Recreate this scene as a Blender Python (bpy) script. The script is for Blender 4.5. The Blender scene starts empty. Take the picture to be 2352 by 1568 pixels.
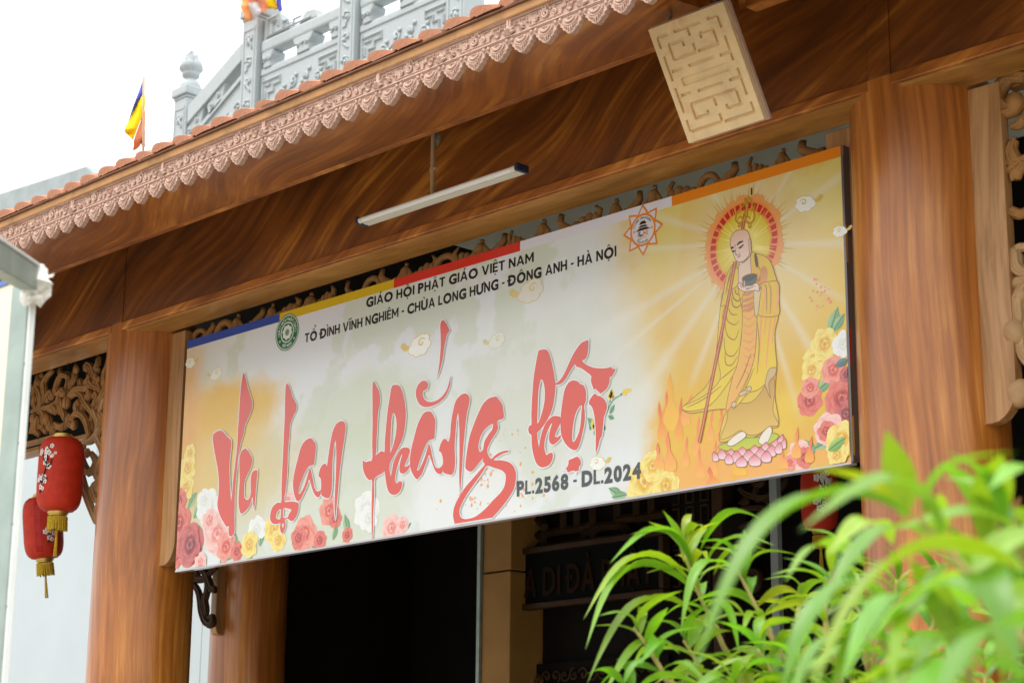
import bpy, math, random, unicodedata
import numpy as np
from mathutils import Vector, Matrix, noise as mnoise
from mathutils.geometry import tessellate_polygon

# ------------------------------------------------------------------ camera, sky, sun, exposure
SC = bpy.context.scene
COL = SC.collection
CZ = 1.6                                   # eye height, metres
C0 = np.array([1176., 784.])               # photo centre, in pixels of a 2352 px wide view of the photo
def _solve(vx, vz):
    a = np.array(vx) - C0; b = np.array(vz) - C0
    f = math.sqrt(-(a @ b))
    X = np.array([a[0], a[1], f]); X = -X / np.linalg.norm(X)
    U = np.array([b[0], b[1], f]); U = U / np.linalg.norm(U)
    return f, np.array([X, np.cross(U, X), U])
F, RM = _solve((-3352, 1914), (1347, -16800))   # vanishing points of the facade and of the verticals
cam = bpy.data.cameras.new('camera'); camo = bpy.data.objects.new('camera', cam); COL.objects.link(camo)
cam.sensor_width = 36; cam.lens = F / 2352 * 36
cam.clip_start = 0.05; cam.clip_end = 2000
mm = Matrix([[RM[0, 0], -RM[0, 1], -RM[0, 2], 0], [RM[1, 0], -RM[1, 1], -RM[1, 2], 0],
             [RM[2, 0], -RM[2, 1], -RM[2, 2], CZ], [0, 0, 0, 1]])
camo.matrix_world = mm
cam.dof.use_dof = True; cam.dof.focus_distance = 10.0; cam.dof.aperture_fstop = 4.5
SC.camera = camo

W = bpy.data.worlds.new('World'); SC.world = W; W.use_nodes = True
nt = W.node_tree; nt.nodes.clear()
sky = nt.nodes.new('ShaderNodeTexSky'); sky.sky_type = 'NISHITA'; sky.sun_disc = False
SUN_EL, SUN_AZ = 62, 215
sky.sun_elevation = math.radians(SUN_EL); sky.sun_rotation = math.radians(SUN_AZ)
sky.dust_density = 8; sky.air_density = 1.5
hs = nt.nodes.new('ShaderNodeHueSaturation'); hs.inputs['Saturation'].default_value = 0.12
mx = nt.nodes.new('ShaderNodeMix'); mx.data_type = 'RGBA'; mx.inputs[0].default_value = 0.85
wtc = nt.nodes.new('ShaderNodeTexCoord'); wsx = nt.nodes.new('ShaderNodeSeparateXYZ'); nt.links.new(wtc.outputs['Generated'], wsx.inputs[0])
wmr = nt.nodes.new('ShaderNodeMapRange'); wmr.inputs[3].default_value = .30; wmr.inputs[4].default_value = 1.0; nt.links.new(wsx.outputs['Z'], wmr.inputs[0])
wvm = nt.nodes.new('ShaderNodeVectorMath'); wvm.operation = 'SCALE'; wvm.inputs[0].default_value = (14.2, 14.5, 14.8)   # closed cloud, zenith brighter than horizon
nt.links.new(wmr.outputs[0], wvm.inputs['Scale']); nt.links.new(wvm.outputs[0], mx.inputs[7])
bg = nt.nodes.new('ShaderNodeBackground'); bg.inputs[1].default_value = 0.12
wo = nt.nodes.new('ShaderNodeOutputWorld')
nt.links.new(sky.outputs[0], hs.inputs['Color']); nt.links.new(hs.outputs[0], mx.inputs[6])
nt.links.new(mx.outputs[2], bg.inputs[0]); nt.links.new(bg.outputs[0], wo.inputs[0])
sl = bpy.data.lights.new('sun', 'SUN'); sl.energy = 0.9; sl.angle = math.radians(25); sl.color = (1, .96, .9)
so = bpy.data.objects.new('sun', sl); COL.objects.link(so)
so.rotation_euler = (math.radians(90 - SUN_EL), 0, math.radians(180 - SUN_AZ))
SC.view_settings.view_transform = 'Standard'; SC.view_settings.look = 'None'
SC.view_settings.exposure = 1.15; SC.view_settings.gamma = 1; SC.view_settings.use_curve_mapping = False
SC.cycles.max_bounces = 8; SC.cycles.diffuse_bounces = 5; SC.cycles.use_denoising = True
SC.cycles.transparent_max_bounces = 8

# ------------------------------------------------------------------ helpers
rnd = random.Random(7)
def ray(p):
    return RM @ np.array([p[0] - C0[0], p[1] - C0[1], F])
def PY(p, Y):                               # photo pixel -> point on the plane y = Y
    w = ray(p); w = w / w[1] * Y; return Vector((w[0], w[1], w[2] + CZ))
def PD(p, d):                               # photo pixel -> point at camera depth d
    w = ray(p) / F * d; return Vector((w[0], w[1], w[2] + CZ))
def ZM(x0, y0, s):                          # pixel read off an enlarged crop -> view pixel
    return lambda x, y: ((x0 + x / s) / 1.7415, (y0 + y / s) / 1.7415)
def lin(r, g, b, k=1.0):
    f = lambda c: (c / 12.92 if c <= .04045 else ((c + .055) / 1.055) ** 2.4)
    return tuple(f(c / 255) * k for c in (r, g, b))

class MB:
    def __init__(s): s.v = []; s.f = []; s.c = []; s.m = []
    def add(s, v, f, col=None, m=0):
        o = len(s.v); s.v += [tuple(p) for p in v]
        s.f += [tuple(i + o for i in q) for q in f]; s.m += [m] * len(f)
        if col is None: col = (1, 1, 1)
        if len(col) == 3 and not hasattr(col[0], '__len__'): s.c += [tuple(col)] * len(v)
        else: s.c += [tuple(k) for k in col]
    def box(s, a, b, m=0):
        x0, x1 = sorted((a[0], b[0])); y0, y1 = sorted((a[1], b[1])); z0, z1 = sorted((a[2], b[2]))
        s.add([(x0,y0,z0),(x1,y0,z0),(x1,y1,z0),(x0,y1,z0),(x0,y0,z1),(x1,y0,z1),(x1,y1,z1),(x0,y1,z1)],
              [(0,3,2,1),(4,5,6,7),(0,1,5,4),(1,2,6,5),(2,3,7,6),(3,0,4,7)], m=m)
    def prism(s, poly, y0, y1, m=0):        # polygon in (x, z), extruded along y
        n = len(poly)
        tri = tessellate_polygon([[Vector((p[0], p[1], 0)) for p in poly]])
        v = [(p[0], y0, p[1]) for p in poly] + [(p[0], y1, p[1]) for p in poly]
        f = []
        area = sum(poly[i][0]*poly[(i+1)%n][1]-poly[(i+1)%n][0]*poly[i][1] for i in range(n))
        for t in tri:
            p, q, r = (poly[i] for i in t)
            if (q[0]-p[0])*(r[1]-p[1])-(q[1]-p[1])*(r[0]-p[0]) < 0: t = (t[0], t[2], t[1])
            f.append(t); f.append((t[0]+n, t[2]+n, t[1]+n))
        for i in range(n):
            j = (i+1) % n
            f.append((j, i, i+n, j+n) if area > 0 else (i, j, j+n, i+n))
        s.add(v, f, m=m)
    def tube(s, pts, r, n=6, cap=True, flat=1.0, m=0):
        pts = [Vector(p) for p in pts]
        if not hasattr(r, '__len__'): r = [r] * len(pts)
        k = len(pts); up = Vector((0, -1, 0)); v = []; f = []
        for i, p in enumerate(pts):
            d = (pts[min(i+1, k-1)] - pts[max(i-1, 0)])
            d = d.normalized() if d.length > 1e-9 else Vector((1, 0, 0))
            a = d.cross(up)
            if a.length < .15: a = d.cross(Vector((1, 0, 0.3)))
            a.normalize(); b = d.cross(a).normalized()
            for j in range(n):
                t = 2*math.pi*j/n
                v.append(p + a*(r[i]*math.cos(t)) + b*(r[i]*flat*math.sin(t)))
        for i in range(k-1):
            for j in range(n):
                f.append((i*n+j, i*n+(j+1)%n, (i+1)*n+(j+1)%n, (i+1)*n+j))
        if cap:
            f.append(tuple(range(n-1, -1, -1))); f.append(tuple((k-1)*n+j for j in range(n)))
        s.add(v, f, m=m)
    def lathe(s, prof, c, n=24, m=0, a0=0, a1=2*math.pi, cap=False):   # prof: (r, z)
        v = []; f = []; full = abs(a1-a0-2*math.pi) < 1e-6
        k = n if full else n+1
        for r, z in prof:
            for j in range(k):
                t = a0+(a1-a0)*j/n
                v.append((c[0]+r*math.cos(t), c[1]+r*math.sin(t), c[2]+z))
        for i in range(len(prof)-1):
            for j in range(n):
                j2 = (j+1) % k
                f.append((i*k+j, i*k+j2, (i+1)*k+j2, (i+1)*k+j))
        if cap and full:
            f.append(tuple(range(k-1, -1, -1))); f.append(tuple((len(prof)-1)*k+j for j in range(k)))
        s.add(v, f, m=m)
    def blob(s, c, r, n=8, k=5, m=0):       # ellipsoid, r a triple
        v = [(c[0], c[1], c[2]-r[2])]; f = []
        for i in range(1, k):
            ph = -math.pi/2+math.pi*i/k
            for j in range(n):
                t = 2*math.pi*j/n
                v.append((c[0]+r[0]*math.cos(ph)*math.cos(t), c[1]+r[1]*math.cos(ph)*math.sin(t), c[2]+r[2]*math.sin(ph)))
        v.append((c[0], c[1], c[2]+r[2])); e = len(v)-1
        for j in range(n):
            f.append((0, 1+(j+1)%n, 1+j)); f.append((e, 1+(k-2)*n+j, 1+(k-2)*n+(j+1)%n))
        for i in range(k-2):
            for j in range(n):
                f.append((1+i*n+j, 1+i*n+(j+1)%n, 1+(i+1)*n+(j+1)%n, 1+(i+1)*n+j))
        s.add(v, f, m=m)
    def mesh(s, name, mats, smooth=False, color=False):
        me = bpy.data.meshes.new(name)
        me.from_pydata(s.v, [], s.f); 
        for mt in (mats if isinstance(mats, (list, tuple)) else [mats]): me.materials.append(mt)
        if any(s.m): me.polygons.foreach_set('material_index', s.m)
        if smooth:
            me.polygons.foreach_set('use_smooth', [True]*len(s.f))
        if color:
            at = me.color_attributes.new('Col', 'FLOAT_COLOR', 'POINT')
            at.data.foreach_set('color', np.hstack([np.array(s.c, dtype=np.float32).reshape(-1, 3), np.ones((len(s.c), 1), np.float32)]).ravel())
        me.update(); return me
    def obj(s, name, mats, parent=None, smooth=False, color=False, sharp=None):
        me = s.mesh(name, mats, smooth, color)
        o = bpy.data.objects.new(name, me); COL.objects.link(o)
        if sharp is not None:
            me.polygons.foreach_set('use_smooth', [True]*len(s.f)); me.set_sharp_from_angle(angle=math.radians(sharp))
        if parent is not None: o.parent = parent
        return o
def thing(name, label, cat, group=None, loc=(0, 0, 0)):
    o = bpy.data.objects.new(name, None); COL.objects.link(o); o.location = loc; o.empty_display_size = .1
    return tag(o, label, cat, group)
def tag(o, label, cat, group=None):
    o['label'] = label; o['category'] = cat
    if group: o['group'] = group
    return o
def dup(src, parent, loc=None, name=None):
    c = src.copy(); COL.objects.link(c); c.parent = parent
    if loc is not None: c.location = loc
    return c
def bevel(o, w=.004, seg=2):
    m = o.modifiers.new('bevel', 'BEVEL'); m.width = w; m.segments = seg; m.limit_method = 'ANGLE'; return o

# ------------------------------------------------------------------ materials
def mat(name, color, rough=.6, spec=.4, var=.15, vscale=6., bump=0., bscale=40., coat=0., metal=0., dirt=None):
    m = bpy.data.materials.new(name); m.use_nodes = True; t = m.node_tree; b = t.nodes['Principled BSDF']
    b.inputs['Roughness'].default_value = rough; b.inputs['Specular IOR Level'].default_value = spec
    b.inputs['Metallic'].default_value = metal
    b.inputs['Coat Weight'].default_value = coat; b.inputs['Coat Roughness'].default_value = .2
    tc = t.nodes.new('ShaderNodeTexCoord')
    n = t.nodes.new('ShaderNodeTexNoise'); n.inputs['Scale'].default_value = vscale; n.inputs['Detail'].default_value = 6
    t.links.new(tc.outputs['Object'], n.inputs['Vector'])
    r = t.nodes.new('ShaderNodeValToRGB')
    r.color_ramp.elements[0].position = .3; r.color_ramp.elements[1].position = .7
    r.color_ramp.elements[0].color = tuple(c*(1-var) for c in color)+(1,)
    r.color_ramp.elements[1].color = tuple(min(1, c*(1+var)) for c in color)+(1,)
    t.links.new(n.outputs['Fac'], r.inputs['Fac']); out = r.outputs[0]
    if dirt:
        n3 = t.nodes.new('ShaderNodeTexNoise'); n3.inputs['Scale'].default_value = dirt[1]; n3.inputs['Detail'].default_value = 9
        n3.inputs['Roughness'].default_value = .7
        t.links.new(tc.outputs['Object'], n3.inputs['Vector'])
        r3 = t.nodes.new('ShaderNodeValToRGB'); r3.color_ramp.elements[0].position = dirt[2]; r3.color_ramp.elements[1].position = dirt[2]+.15
        r3.color_ramp.elements[0].color = (0, 0, 0, 1); r3.color_ramp.elements[1].color = (dirt[3],)*3+(1,)
        t.links.new(n3.outputs['Fac'], r3.inputs['Fac'])
        mi = t.nodes.new('ShaderNodeMix'); mi.data_type = 'RGBA'; mi.inputs[7].default_value = tuple(dirt[0])+(1,)
        t.links.new(r3.outputs[0], mi.inputs[0]); t.links.new(out, mi.inputs[6]); out = mi.outputs[2]
    t.links.new(out, b.inputs['Base Color'])
    if bump:
        n2 = t.nodes.new('ShaderNodeTexNoise'); n2.inputs['Scale'].default_value = bscale; n2.inputs['Detail'].default_value = 5
        t.links.new(tc.outputs['Object'], n2.inputs['Vector'])
        bp = t.nodes.new('ShaderNodeBump'); bp.inputs['Strength'].default_value = bump; bp.inputs['Distance'].default_value = .01
        t.links.new(n2.outputs['Fac'], bp.inputs['Height']); t.links.new(bp.outputs[0], b.inputs['Normal'])
    return m
def wood(name, rot, scale, cols, rough=.42, coat=.15, warp=.55, seed=0., fine=26., blotch=.3):
    """hand-grained lacquered plaster: long streaks that drift and curl"""
    m = bpy.data.materials.new(name); m.use_nodes = True; t = m.node_tree; b = t.nodes['Principled BSDF']; L = t.links.new
    tc = t.nodes.new('ShaderNodeTexCoord')
    mp = t.nodes.new('ShaderNodeMapping'); mp.inputs['Rotation'].default_value = rot; mp.inputs['Location'].default_value = (seed, seed*.7, seed*1.3)
    L(tc.outputs['Object'], mp.inputs['Vector'])
    wn = t.nodes.new('ShaderNodeTexNoise'); wn.inputs['Scale'].default_value = .75; wn.inputs['Detail'].default_value = .6
    L(mp.outputs[0], wn.inputs['Vector'])
    sb = t.nodes.new('ShaderNodeVectorMath'); sb.operation = 'SUBTRACT'; sb.inputs[1].default_value = (.5, .5, .5)
    L(wn.outputs['Color'], sb.inputs[0])
    sc = t.nodes.new('ShaderNodeVectorMath'); sc.operation = 'SCALE'; sc.inputs['Scale'].default_value = warp
    L(sb.outputs[0], sc.inputs[0])
    ad = t.nodes.new('ShaderNodeVectorMath'); ad.operation = 'ADD'; L(mp.outputs[0], ad.inputs[0]); L(sc.outputs[0], ad.inputs[1])
    st = t.nodes.new('ShaderNodeVectorMath'); st.operation = 'MULTIPLY'; st.inputs[1].default_value = scale; L(ad.outputs[0], st.inputs[0])
    n1 = t.nodes.new('ShaderNodeTexNoise'); n1.inputs['Scale'].default_value = 1.; n1.inputs['Detail'].default_value = 9; n1.inputs['Roughness'].default_value = .68
    n1.inputs['Distortion'].default_value = .35
    L(st.outputs[0], n1.inputs['Vector'])
    st2 = t.nodes.new('ShaderNodeVectorMath'); st2.operation = 'MULTIPLY'; st2.inputs[1].default_value = tuple(c*(fine/6 if c > 2 else 1.6) for c in scale); L(ad.outputs[0], st2.inputs[0])
    n2 = t.nodes.new('ShaderNodeTexNoise'); n2.inputs['Scale'].default_value = 1.; n2.inputs['Detail'].default_value = 8
    L(st2.outputs[0], n2.inputs['Vector'])
    ma = t.nodes.new('ShaderNodeMath'); ma.operation = 'MULTIPLY_ADD'; ma.inputs[1].default_value = .36; L(n2.outputs['Fac'], ma.inputs[0])
    m8 = t.nodes.new('ShaderNodeMath'); m8.operation = 'MULTIPLY'; m8.inputs[1].default_value = .66; L(n1.outputs['Fac'], m8.inputs[0]); L(m8.outputs[0], ma.inputs[2])
    bl = t.nodes.new('ShaderNodeTexNoise'); bl.inputs['Scale'].default_value = 1.; bl.inputs['Detail'].default_value = 2
    bs = t.nodes.new('ShaderNodeVectorMath'); bs.operation = 'MULTIPLY'; bs.inputs[1].default_value = tuple(.9+.12*c for c in scale); L(ad.outputs[0], bs.inputs[0]); L(bs.outputs[0], bl.inputs['Vector'])
    b2_ = t.nodes.new('ShaderNodeMath'); b2_.operation = 'MULTIPLY_ADD'; b2_.inputs[1].default_value = blotch; b2_.inputs[2].default_value = -.5*blotch; L(bl.outputs['Fac'], b2_.inputs[0])
    b3_ = t.nodes.new('ShaderNodeMath'); b3_.operation = 'ADD'; L(ma.outputs[0], b3_.inputs[0]); L(b2_.outputs[0], b3_.inputs[1]); ma = b3_
    cr = t.nodes.new('ShaderNodeValToRGB'); e = cr.color_ramp.elements
    e[0].position = .34; e[0].color = cols[0]+(1,); e[1].position = .68; e[1].color = cols[3]+(1,)
    x = e.new(.47); x.color = cols[1]+(1,); x = e.new(.57); x.color = cols[2]+(1,)
    L(ma.outputs[0], cr.inputs['Fac'])
    cn = t.nodes.new('ShaderNodeTexNoise'); cn.inputs['Scale'].default_value = 5.5; cn.inputs['Detail'].default_value = 10; cn.inputs['Roughness'].default_value = .78; L(tc.outputs['Object'], cn.inputs['Vector'])
    cm = t.nodes.new('ShaderNodeMapRange'); cm.inputs[1].default_value = .735; cm.inputs[2].default_value = .75; L(cn.outputs['Fac'], cm.inputs[0])
    ci = t.nodes.new('ShaderNodeMix'); ci.data_type = 'RGBA'; ci.inputs[7].default_value = (.55, .53, .48, 1); L(cm.outputs[0], ci.inputs[0]); L(cr.outputs[0], ci.inputs[6]); L(ci.outputs[2], b.inputs['Base Color'])
    b.inputs['Roughness'].default_value = rough; b.inputs['Coat Weight'].default_value = coat; b.inputs['Coat Roughness'].default_value = .22
    bp = t.nodes.new('ShaderNodeBump'); bp.inputs['Strength'].default_value = .12; bp.inputs['Distance'].default_value = .004
    L(n2.outputs['Fac'], bp.inputs['Height']); L(bp.outputs[0], b.inputs['Normal'])
    return m
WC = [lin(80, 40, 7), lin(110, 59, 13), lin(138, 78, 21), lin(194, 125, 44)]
WC2 = [lin(124, 66, 18), lin(158, 91, 30), lin(184, 111, 41), lin(212, 144, 64)]
WCB = [lin(112, 60, 16), lin(154, 88, 28), lin(184, 112, 42), lin(222, 152, 70)]  # lighter stain than the panels; part of the beam's light is in the colour
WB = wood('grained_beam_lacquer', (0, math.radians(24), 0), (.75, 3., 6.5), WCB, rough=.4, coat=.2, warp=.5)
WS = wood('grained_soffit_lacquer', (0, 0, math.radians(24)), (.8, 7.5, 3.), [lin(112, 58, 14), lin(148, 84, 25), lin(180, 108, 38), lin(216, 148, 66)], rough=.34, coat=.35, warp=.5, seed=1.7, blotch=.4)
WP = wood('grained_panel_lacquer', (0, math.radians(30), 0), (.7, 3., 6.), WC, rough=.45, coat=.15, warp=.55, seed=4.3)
WCOL = wood('grained_column_lacquer', (0, 0, 0), (6., 6., .5), WC2, rough=.34, coat=.4, warp=.2, seed=9.1, fine=40., blotch=.4)
WG = wood('ochre_trim_lacquer', (0, 0, 0), (1.2, 5., 12.), [lin(132, 90, 38), lin(166, 116, 54), lin(184, 132, 66), lin(200, 148, 82)], rough=.5, coat=.1, warp=.3, seed=2.2)
WGV = wood('ochre_board_lacquer', (0, 0, 0), (14., 14., 1.), [lin(134, 92, 48), lin(164, 118, 70), lin(184, 138, 88), lin(196, 150, 100)], rough=.5, coat=.1, warp=.25, seed=6.)
M_carve = mat('carved_wood', lin(156, 112, 62), .6, .3, .25, 12, .25, 60, dirt=(lin(66, 44, 22), 9, .55, .6))
M_carveP = mat('pale_carved_wood', lin(176, 140, 98), .6, .3, .18, 10, .2, 60, dirt=(lin(110, 80, 48), 8, .58, .5))
M_carveD = mat('dark_gilt_carving', lin(58, 38, 16), .6, .25, .3, 14, .2, 60)
M_terra = mat('terracotta_valance', lin(194, 162, 145), .85, .2, .1, 14, .3, 90, dirt=(lin(150, 112, 92), 22, .52, .45))
M_tile = mat('terracotta_tile', lin(164, 112, 86), .85, .2, .2, 9, .35, 70, dirt=(lin(112, 74, 52), 16, .58, .6))
M_fascia = mat('ochre_fascia_paint', lin(172, 126, 82), .7, .3, .14, 7, .15, 50, dirt=(lin(118, 88, 50), 5, .5, .6))
M_dkstrip = mat('dark_eave_strip', lin(112, 74, 52), .75, .3, .3, 11, .3, 40)
M_stone = mat('grey_granite', lin(168, 175, 176), .8, .3, .1, 60, .3, 120, dirt=(lin(150, 156, 150), 7, .58, .5))
M_plaque = mat('cream_plaster', lin(230, 202, 154), .7, .3, .1, 8, .2, 60, dirt=(lin(200, 150, 108), 10, .55, .5))
M_soffit = mat('pale_ceiling_paint', lin(206, 212, 200), .8, .2, .05, 3)
M_darkwall = mat('unlit_dark_timber', lin(18, 14, 8), .8, .15, .3, 5)  # near-black: the unlit doorway and hall are put into the timber colour
M_tan = mat('tan_pillar_paint', lin(156, 116, 58), .6, .3, .12, 5, .1, 40)
M_white = mat('white_wall_paint', lin(176, 184, 186), .85, .2, .03, 1.5, .05, 30)
M_ground = mat('courtyard_paving', lin(132, 126, 116), .85, .2, .12, .8, .2, 20)
M_zinc = mat('galvanised_steel', lin(150, 164, 156), .5, .5, .14, 9, .08, 60, metal=.35, dirt=(lin(120, 120, 110), 14, .62, .6))
M_zincw = mat('bright_steel_flange', lin(226, 230, 226), .5, .5, .06, 9, dirt=(lin(120, 110, 96), 18, .66, .7))
M_wrap = mat('white_plastic_wrap', lin(232, 230, 222), .5, .5, .06, 20, .5, 50)
M_cream = mat('cream_sign_face', lin(240, 222, 190), .5, .4, .03, 2)
M_blue = mat('blue_edge_paint', lin(80, 110, 170), .5, .4, .05, 2)
M_lamp = mat('white_lamp_enamel', lin(222, 222, 210), .4, .5, .03, 8)
M_tube = mat('frosted_tube_glass', lin(238, 240, 238), .25, .6, .02, 5)
M_cap = mat('navy_end_cap', lin(18, 38, 62), .45, .5, .05, 8)
M_pipe = mat('beige_conduit', lin(178, 148, 112), .5, .5, .08, 10)
M_putty = mat('grey_filler', lin(120, 116, 100), .9, .2, .2, 30)
M_red = mat('red_lantern_silk', lin(192, 50, 26), .6, .3, .14, 16, .35, 120)
M_redd = mat('deep_red_seam', lin(176, 14, 10), .5, .35, .05, 16)
M_gold = mat('gold_metal', lin(196, 164, 84), .35, .5, .1, 20, metal=.7)
M_tassel = mat('yellow_tassel', lin(188, 158, 44), .8, .2, .2, 60)
M_blk = mat('black_ink', lin(24, 16, 14), .6, .3, .05, 8)
M_petal = mat('white_blossom_paint', lin(236, 228, 224), .6, .3, .03, 8)
M_signb = mat('dark_green_lacquer', lin(8, 13, 11), .8, .1, .1, 8)
M_gilt = mat('dull_gilt', lin(42, 25, 12), .8, .1, .15, 20)
M_conc = mat('grey_concrete', lin(150, 158, 158), .85, .2, .1, 4, .2, 40)
M_dark = mat('dark_void_paint', (.006, .006, .005), .9, .1, 0, 5)
def attr_mat(name, rough, spec, bump):
    m = bpy.data.materials.new(name); m.use_nodes = True; t = m.node_tree; b = t.nodes['Principled BSDF']
    a = t.nodes.new('ShaderNodeVertexColor'); a.layer_name = 'Col'
    t.links.new(a.outputs[0], b.inputs['Base Color'])
    b.inputs['Roughness'].default_value = rough; b.inputs['Specular IOR Level'].default_value = spec
    tc = t.nodes.new('ShaderNodeTexCoord'); mp = t.nodes.new('ShaderNodeMapping'); mp.inputs['Scale'].default_value = (260, 1, 40)
    t.links.new(tc.outputs['Object'], mp.inputs['Vector'])
    n = t.nodes.new('ShaderNodeTexNoise'); n.inputs['Scale'].default_value = 1; n.inputs['Detail'].default_value = 3
    t.links.new(mp.outputs[0], n.inputs['Vector'])
    bp = t.nodes.new('ShaderNodeBump'); bp.inputs['Strength'].default_value = bump; bp.inputs['Distance'].default_value = .002
    t.links.new(n.outputs['Fac'], bp.inputs['Height']); t.links.new(bp.outputs[0], b.inputs['Normal'])
    return m
M_print = attr_mat('printed_vinyl', .2, .75, .12)
M_print.node_tree.nodes['Principled BSDF'].inputs['Coat Weight'].default_value = .1
M_print.node_tree.nodes['Principled BSDF'].inputs['Coat Roughness'].default_value = .2
M_cloth = attr_mat('flag_cloth', .8, .2, .1)
def leaf_mat(name, c, tr):
    m = bpy.data.materials.new(name); m.use_nodes = True; t = m.node_tree; b = t.nodes['Principled BSDF']; L = t.links.new
    oi = t.nodes.new('ShaderNodeObjectInfo'); hs_ = t.nodes.new('ShaderNodeHueSaturation')
    mr = t.nodes.new('ShaderNodeMapRange'); mr.inputs[3].default_value = .475; mr.inputs[4].default_value = .525
    L(oi.outputs['Random'], mr.inputs[0]); L(mr.outputs[0], hs_.inputs['Hue'])
    mv = t.nodes.new('ShaderNodeMapRange'); mv.inputs[3].default_value = .75; mv.inputs[4].default_value = 1.25
    wn = t.nodes.new('ShaderNodeTexWhiteNoise'); wn.noise_dimensions = '1D'; L(oi.outputs['Random'], wn.inputs['W']); L(wn.outputs[0], mv.inputs[0]); L(mv.outputs[0], hs_.inputs['Value'])
    tc = t.nodes.new('ShaderNodeTexCoord'); n = t.nodes.new('ShaderNodeTexNoise'); n.inputs['Scale'].default_value = 4
    L(tc.outputs['Object'], n.inputs['Vector'])
    r = t.nodes.new('ShaderNodeValToRGB'); r.color_ramp.elements[0].color = tuple(k*.75 for k in c)+(1,); r.color_ramp.elements[1].color = tuple(k*1.25 for k in c)+(1,)
    L(n.outputs['Fac'], r.inputs['Fac']); L(r.outputs[0], hs_.inputs['Color']); L(hs_.outputs[0], b.inputs['Base Color'])
    b.inputs['Roughness'].default_value = .38; b.inputs['Specular IOR Level'].default_value = .5
    tl = t.nodes.new('ShaderNodeBsdfTranslucent')
    h2 = t.nodes.new('ShaderNodeMix'); h2.data_type = 'RGBA'; h2.blend_type = 'MULTIPLY'; h2.inputs[0].default_value = 1; h2.inputs[7].default_value = (1.5, 1.5, .5, 1)
    L(hs_.outputs[0], h2.inputs[6]); L(h2.outputs[2], tl.inputs['Color'])
    ms = t.nodes.new('ShaderNodeMixShader'); ms.inputs[0].default_value = tr
    L(b.outputs[0], ms.inputs[1]); L(tl.outputs[0], ms.inputs[2]); L(ms.outputs[0], t.nodes['Material Output'].inputs['Surface'])
    return m
M_leaf = leaf_mat('green_leaf', (.165, .32, .018), .4)
M_leafy = leaf_mat('yellow_green_leaf', (.26, .36, .025), .42)
M_stem = mat('tan_green_stem', lin(176, 160, 96), .6, .3, .15, 20)
M_dry = mat('dry_leaf', lin(150, 110, 66), .8, .2, .25, 20)

# ------------------------------------------------------------------ setting
g = MB(); g.add([(-400, -400, 0), (400, -400, 0), (400, 400, 0), (-400, 400, 0)], [(0, 1, 2, 3)])
go = g.obj('ground', M_ground); go['kind'] = 'structure'

# ------------------------------------------------------------------ temple hall
HALL = thing('temple_hall', 'brown grained temple porch with tiled eave, round columns and carved screens', 'temple', loc=(-7, 6.8, 0))
bpy.context.view_layer.update()
HINV = HALL.matrix_world.inverted()
def hall(mb, name, mats, **k):
    o = mb.obj(name, mats, **k); o.parent = HALL; o.matrix_parent_inverse = HINV.copy(); return o
XL, XR, YC, RC = -10.285, -4.53, 6.78, .305
X0, X1 = -17.5, 2.2
zz = lambda r, Y: r * Y + CZ
YP = 6.49                                          # frieze panel plane
ZPB = zz(.488, YP); ZSB = zz(.480, YP)
# columns: slightly entasised shafts
def column(x, y, r, ztop, name='column'):
    prof = []
    for i in range(25):
        t = i/24; prof.append((r*(1.03 - .03*t - .03*max(0, t-.75)), t*ztop))
    m = MB(); m.lathe(prof, (x, y, 0), 40); return hall(m, name, WCOL, smooth=True)
for x in (XL, XR, XR+5.83): column(x, YC, RC, ZPB-.003)
c2 = PD((572, 1400), 14.3); XC2, YC2 = c2.x, c2.y
column(XC2, YC2, .27, 5.19)
# frieze panels between posts, with a fillet at the foot and the ochre soffit behind it
bounds = [X0, XL, XR, XR+5.83]
for a, b in zip(bounds[:-1], bounds[1:]):
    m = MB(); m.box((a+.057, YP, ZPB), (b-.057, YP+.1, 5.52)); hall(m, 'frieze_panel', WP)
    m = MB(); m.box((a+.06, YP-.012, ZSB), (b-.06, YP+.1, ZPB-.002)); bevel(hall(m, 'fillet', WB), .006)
    m = MB(); m.box((a+.06, YP+.004, ZSB-.018), (b-.06, 6.69, ZSB-.002)); hall(m, 'trim_soffit', WG)
for x in (XL, XR):
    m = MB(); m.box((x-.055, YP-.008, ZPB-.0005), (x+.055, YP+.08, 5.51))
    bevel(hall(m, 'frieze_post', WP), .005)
# outer eave beam
YB = 6.08
ZB = zz(.5665, YB)
XBE = -4.98
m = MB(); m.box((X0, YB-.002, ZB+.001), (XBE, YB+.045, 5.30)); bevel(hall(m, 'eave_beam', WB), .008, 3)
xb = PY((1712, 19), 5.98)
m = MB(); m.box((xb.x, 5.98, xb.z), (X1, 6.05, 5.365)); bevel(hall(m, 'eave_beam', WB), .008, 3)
# closed soffit behind the valance, roof slab and ceiling
YV = 5.3
zs_f = zz(.6375, YV)-.004
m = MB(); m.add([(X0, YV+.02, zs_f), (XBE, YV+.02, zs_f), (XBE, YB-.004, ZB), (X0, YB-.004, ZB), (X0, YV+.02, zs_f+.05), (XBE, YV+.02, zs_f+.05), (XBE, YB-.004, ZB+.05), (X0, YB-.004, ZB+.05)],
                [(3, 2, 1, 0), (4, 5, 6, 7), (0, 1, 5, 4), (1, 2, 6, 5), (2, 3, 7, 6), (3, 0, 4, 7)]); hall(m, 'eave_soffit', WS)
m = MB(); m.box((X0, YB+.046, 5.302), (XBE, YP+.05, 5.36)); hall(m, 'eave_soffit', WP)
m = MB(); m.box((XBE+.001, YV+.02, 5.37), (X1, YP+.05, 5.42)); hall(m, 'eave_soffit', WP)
YT = YV-.05; ZT = zz(.6500, YT); KY = YV/5.75
SL = .46
m = MB(); XM = -12.15
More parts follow.
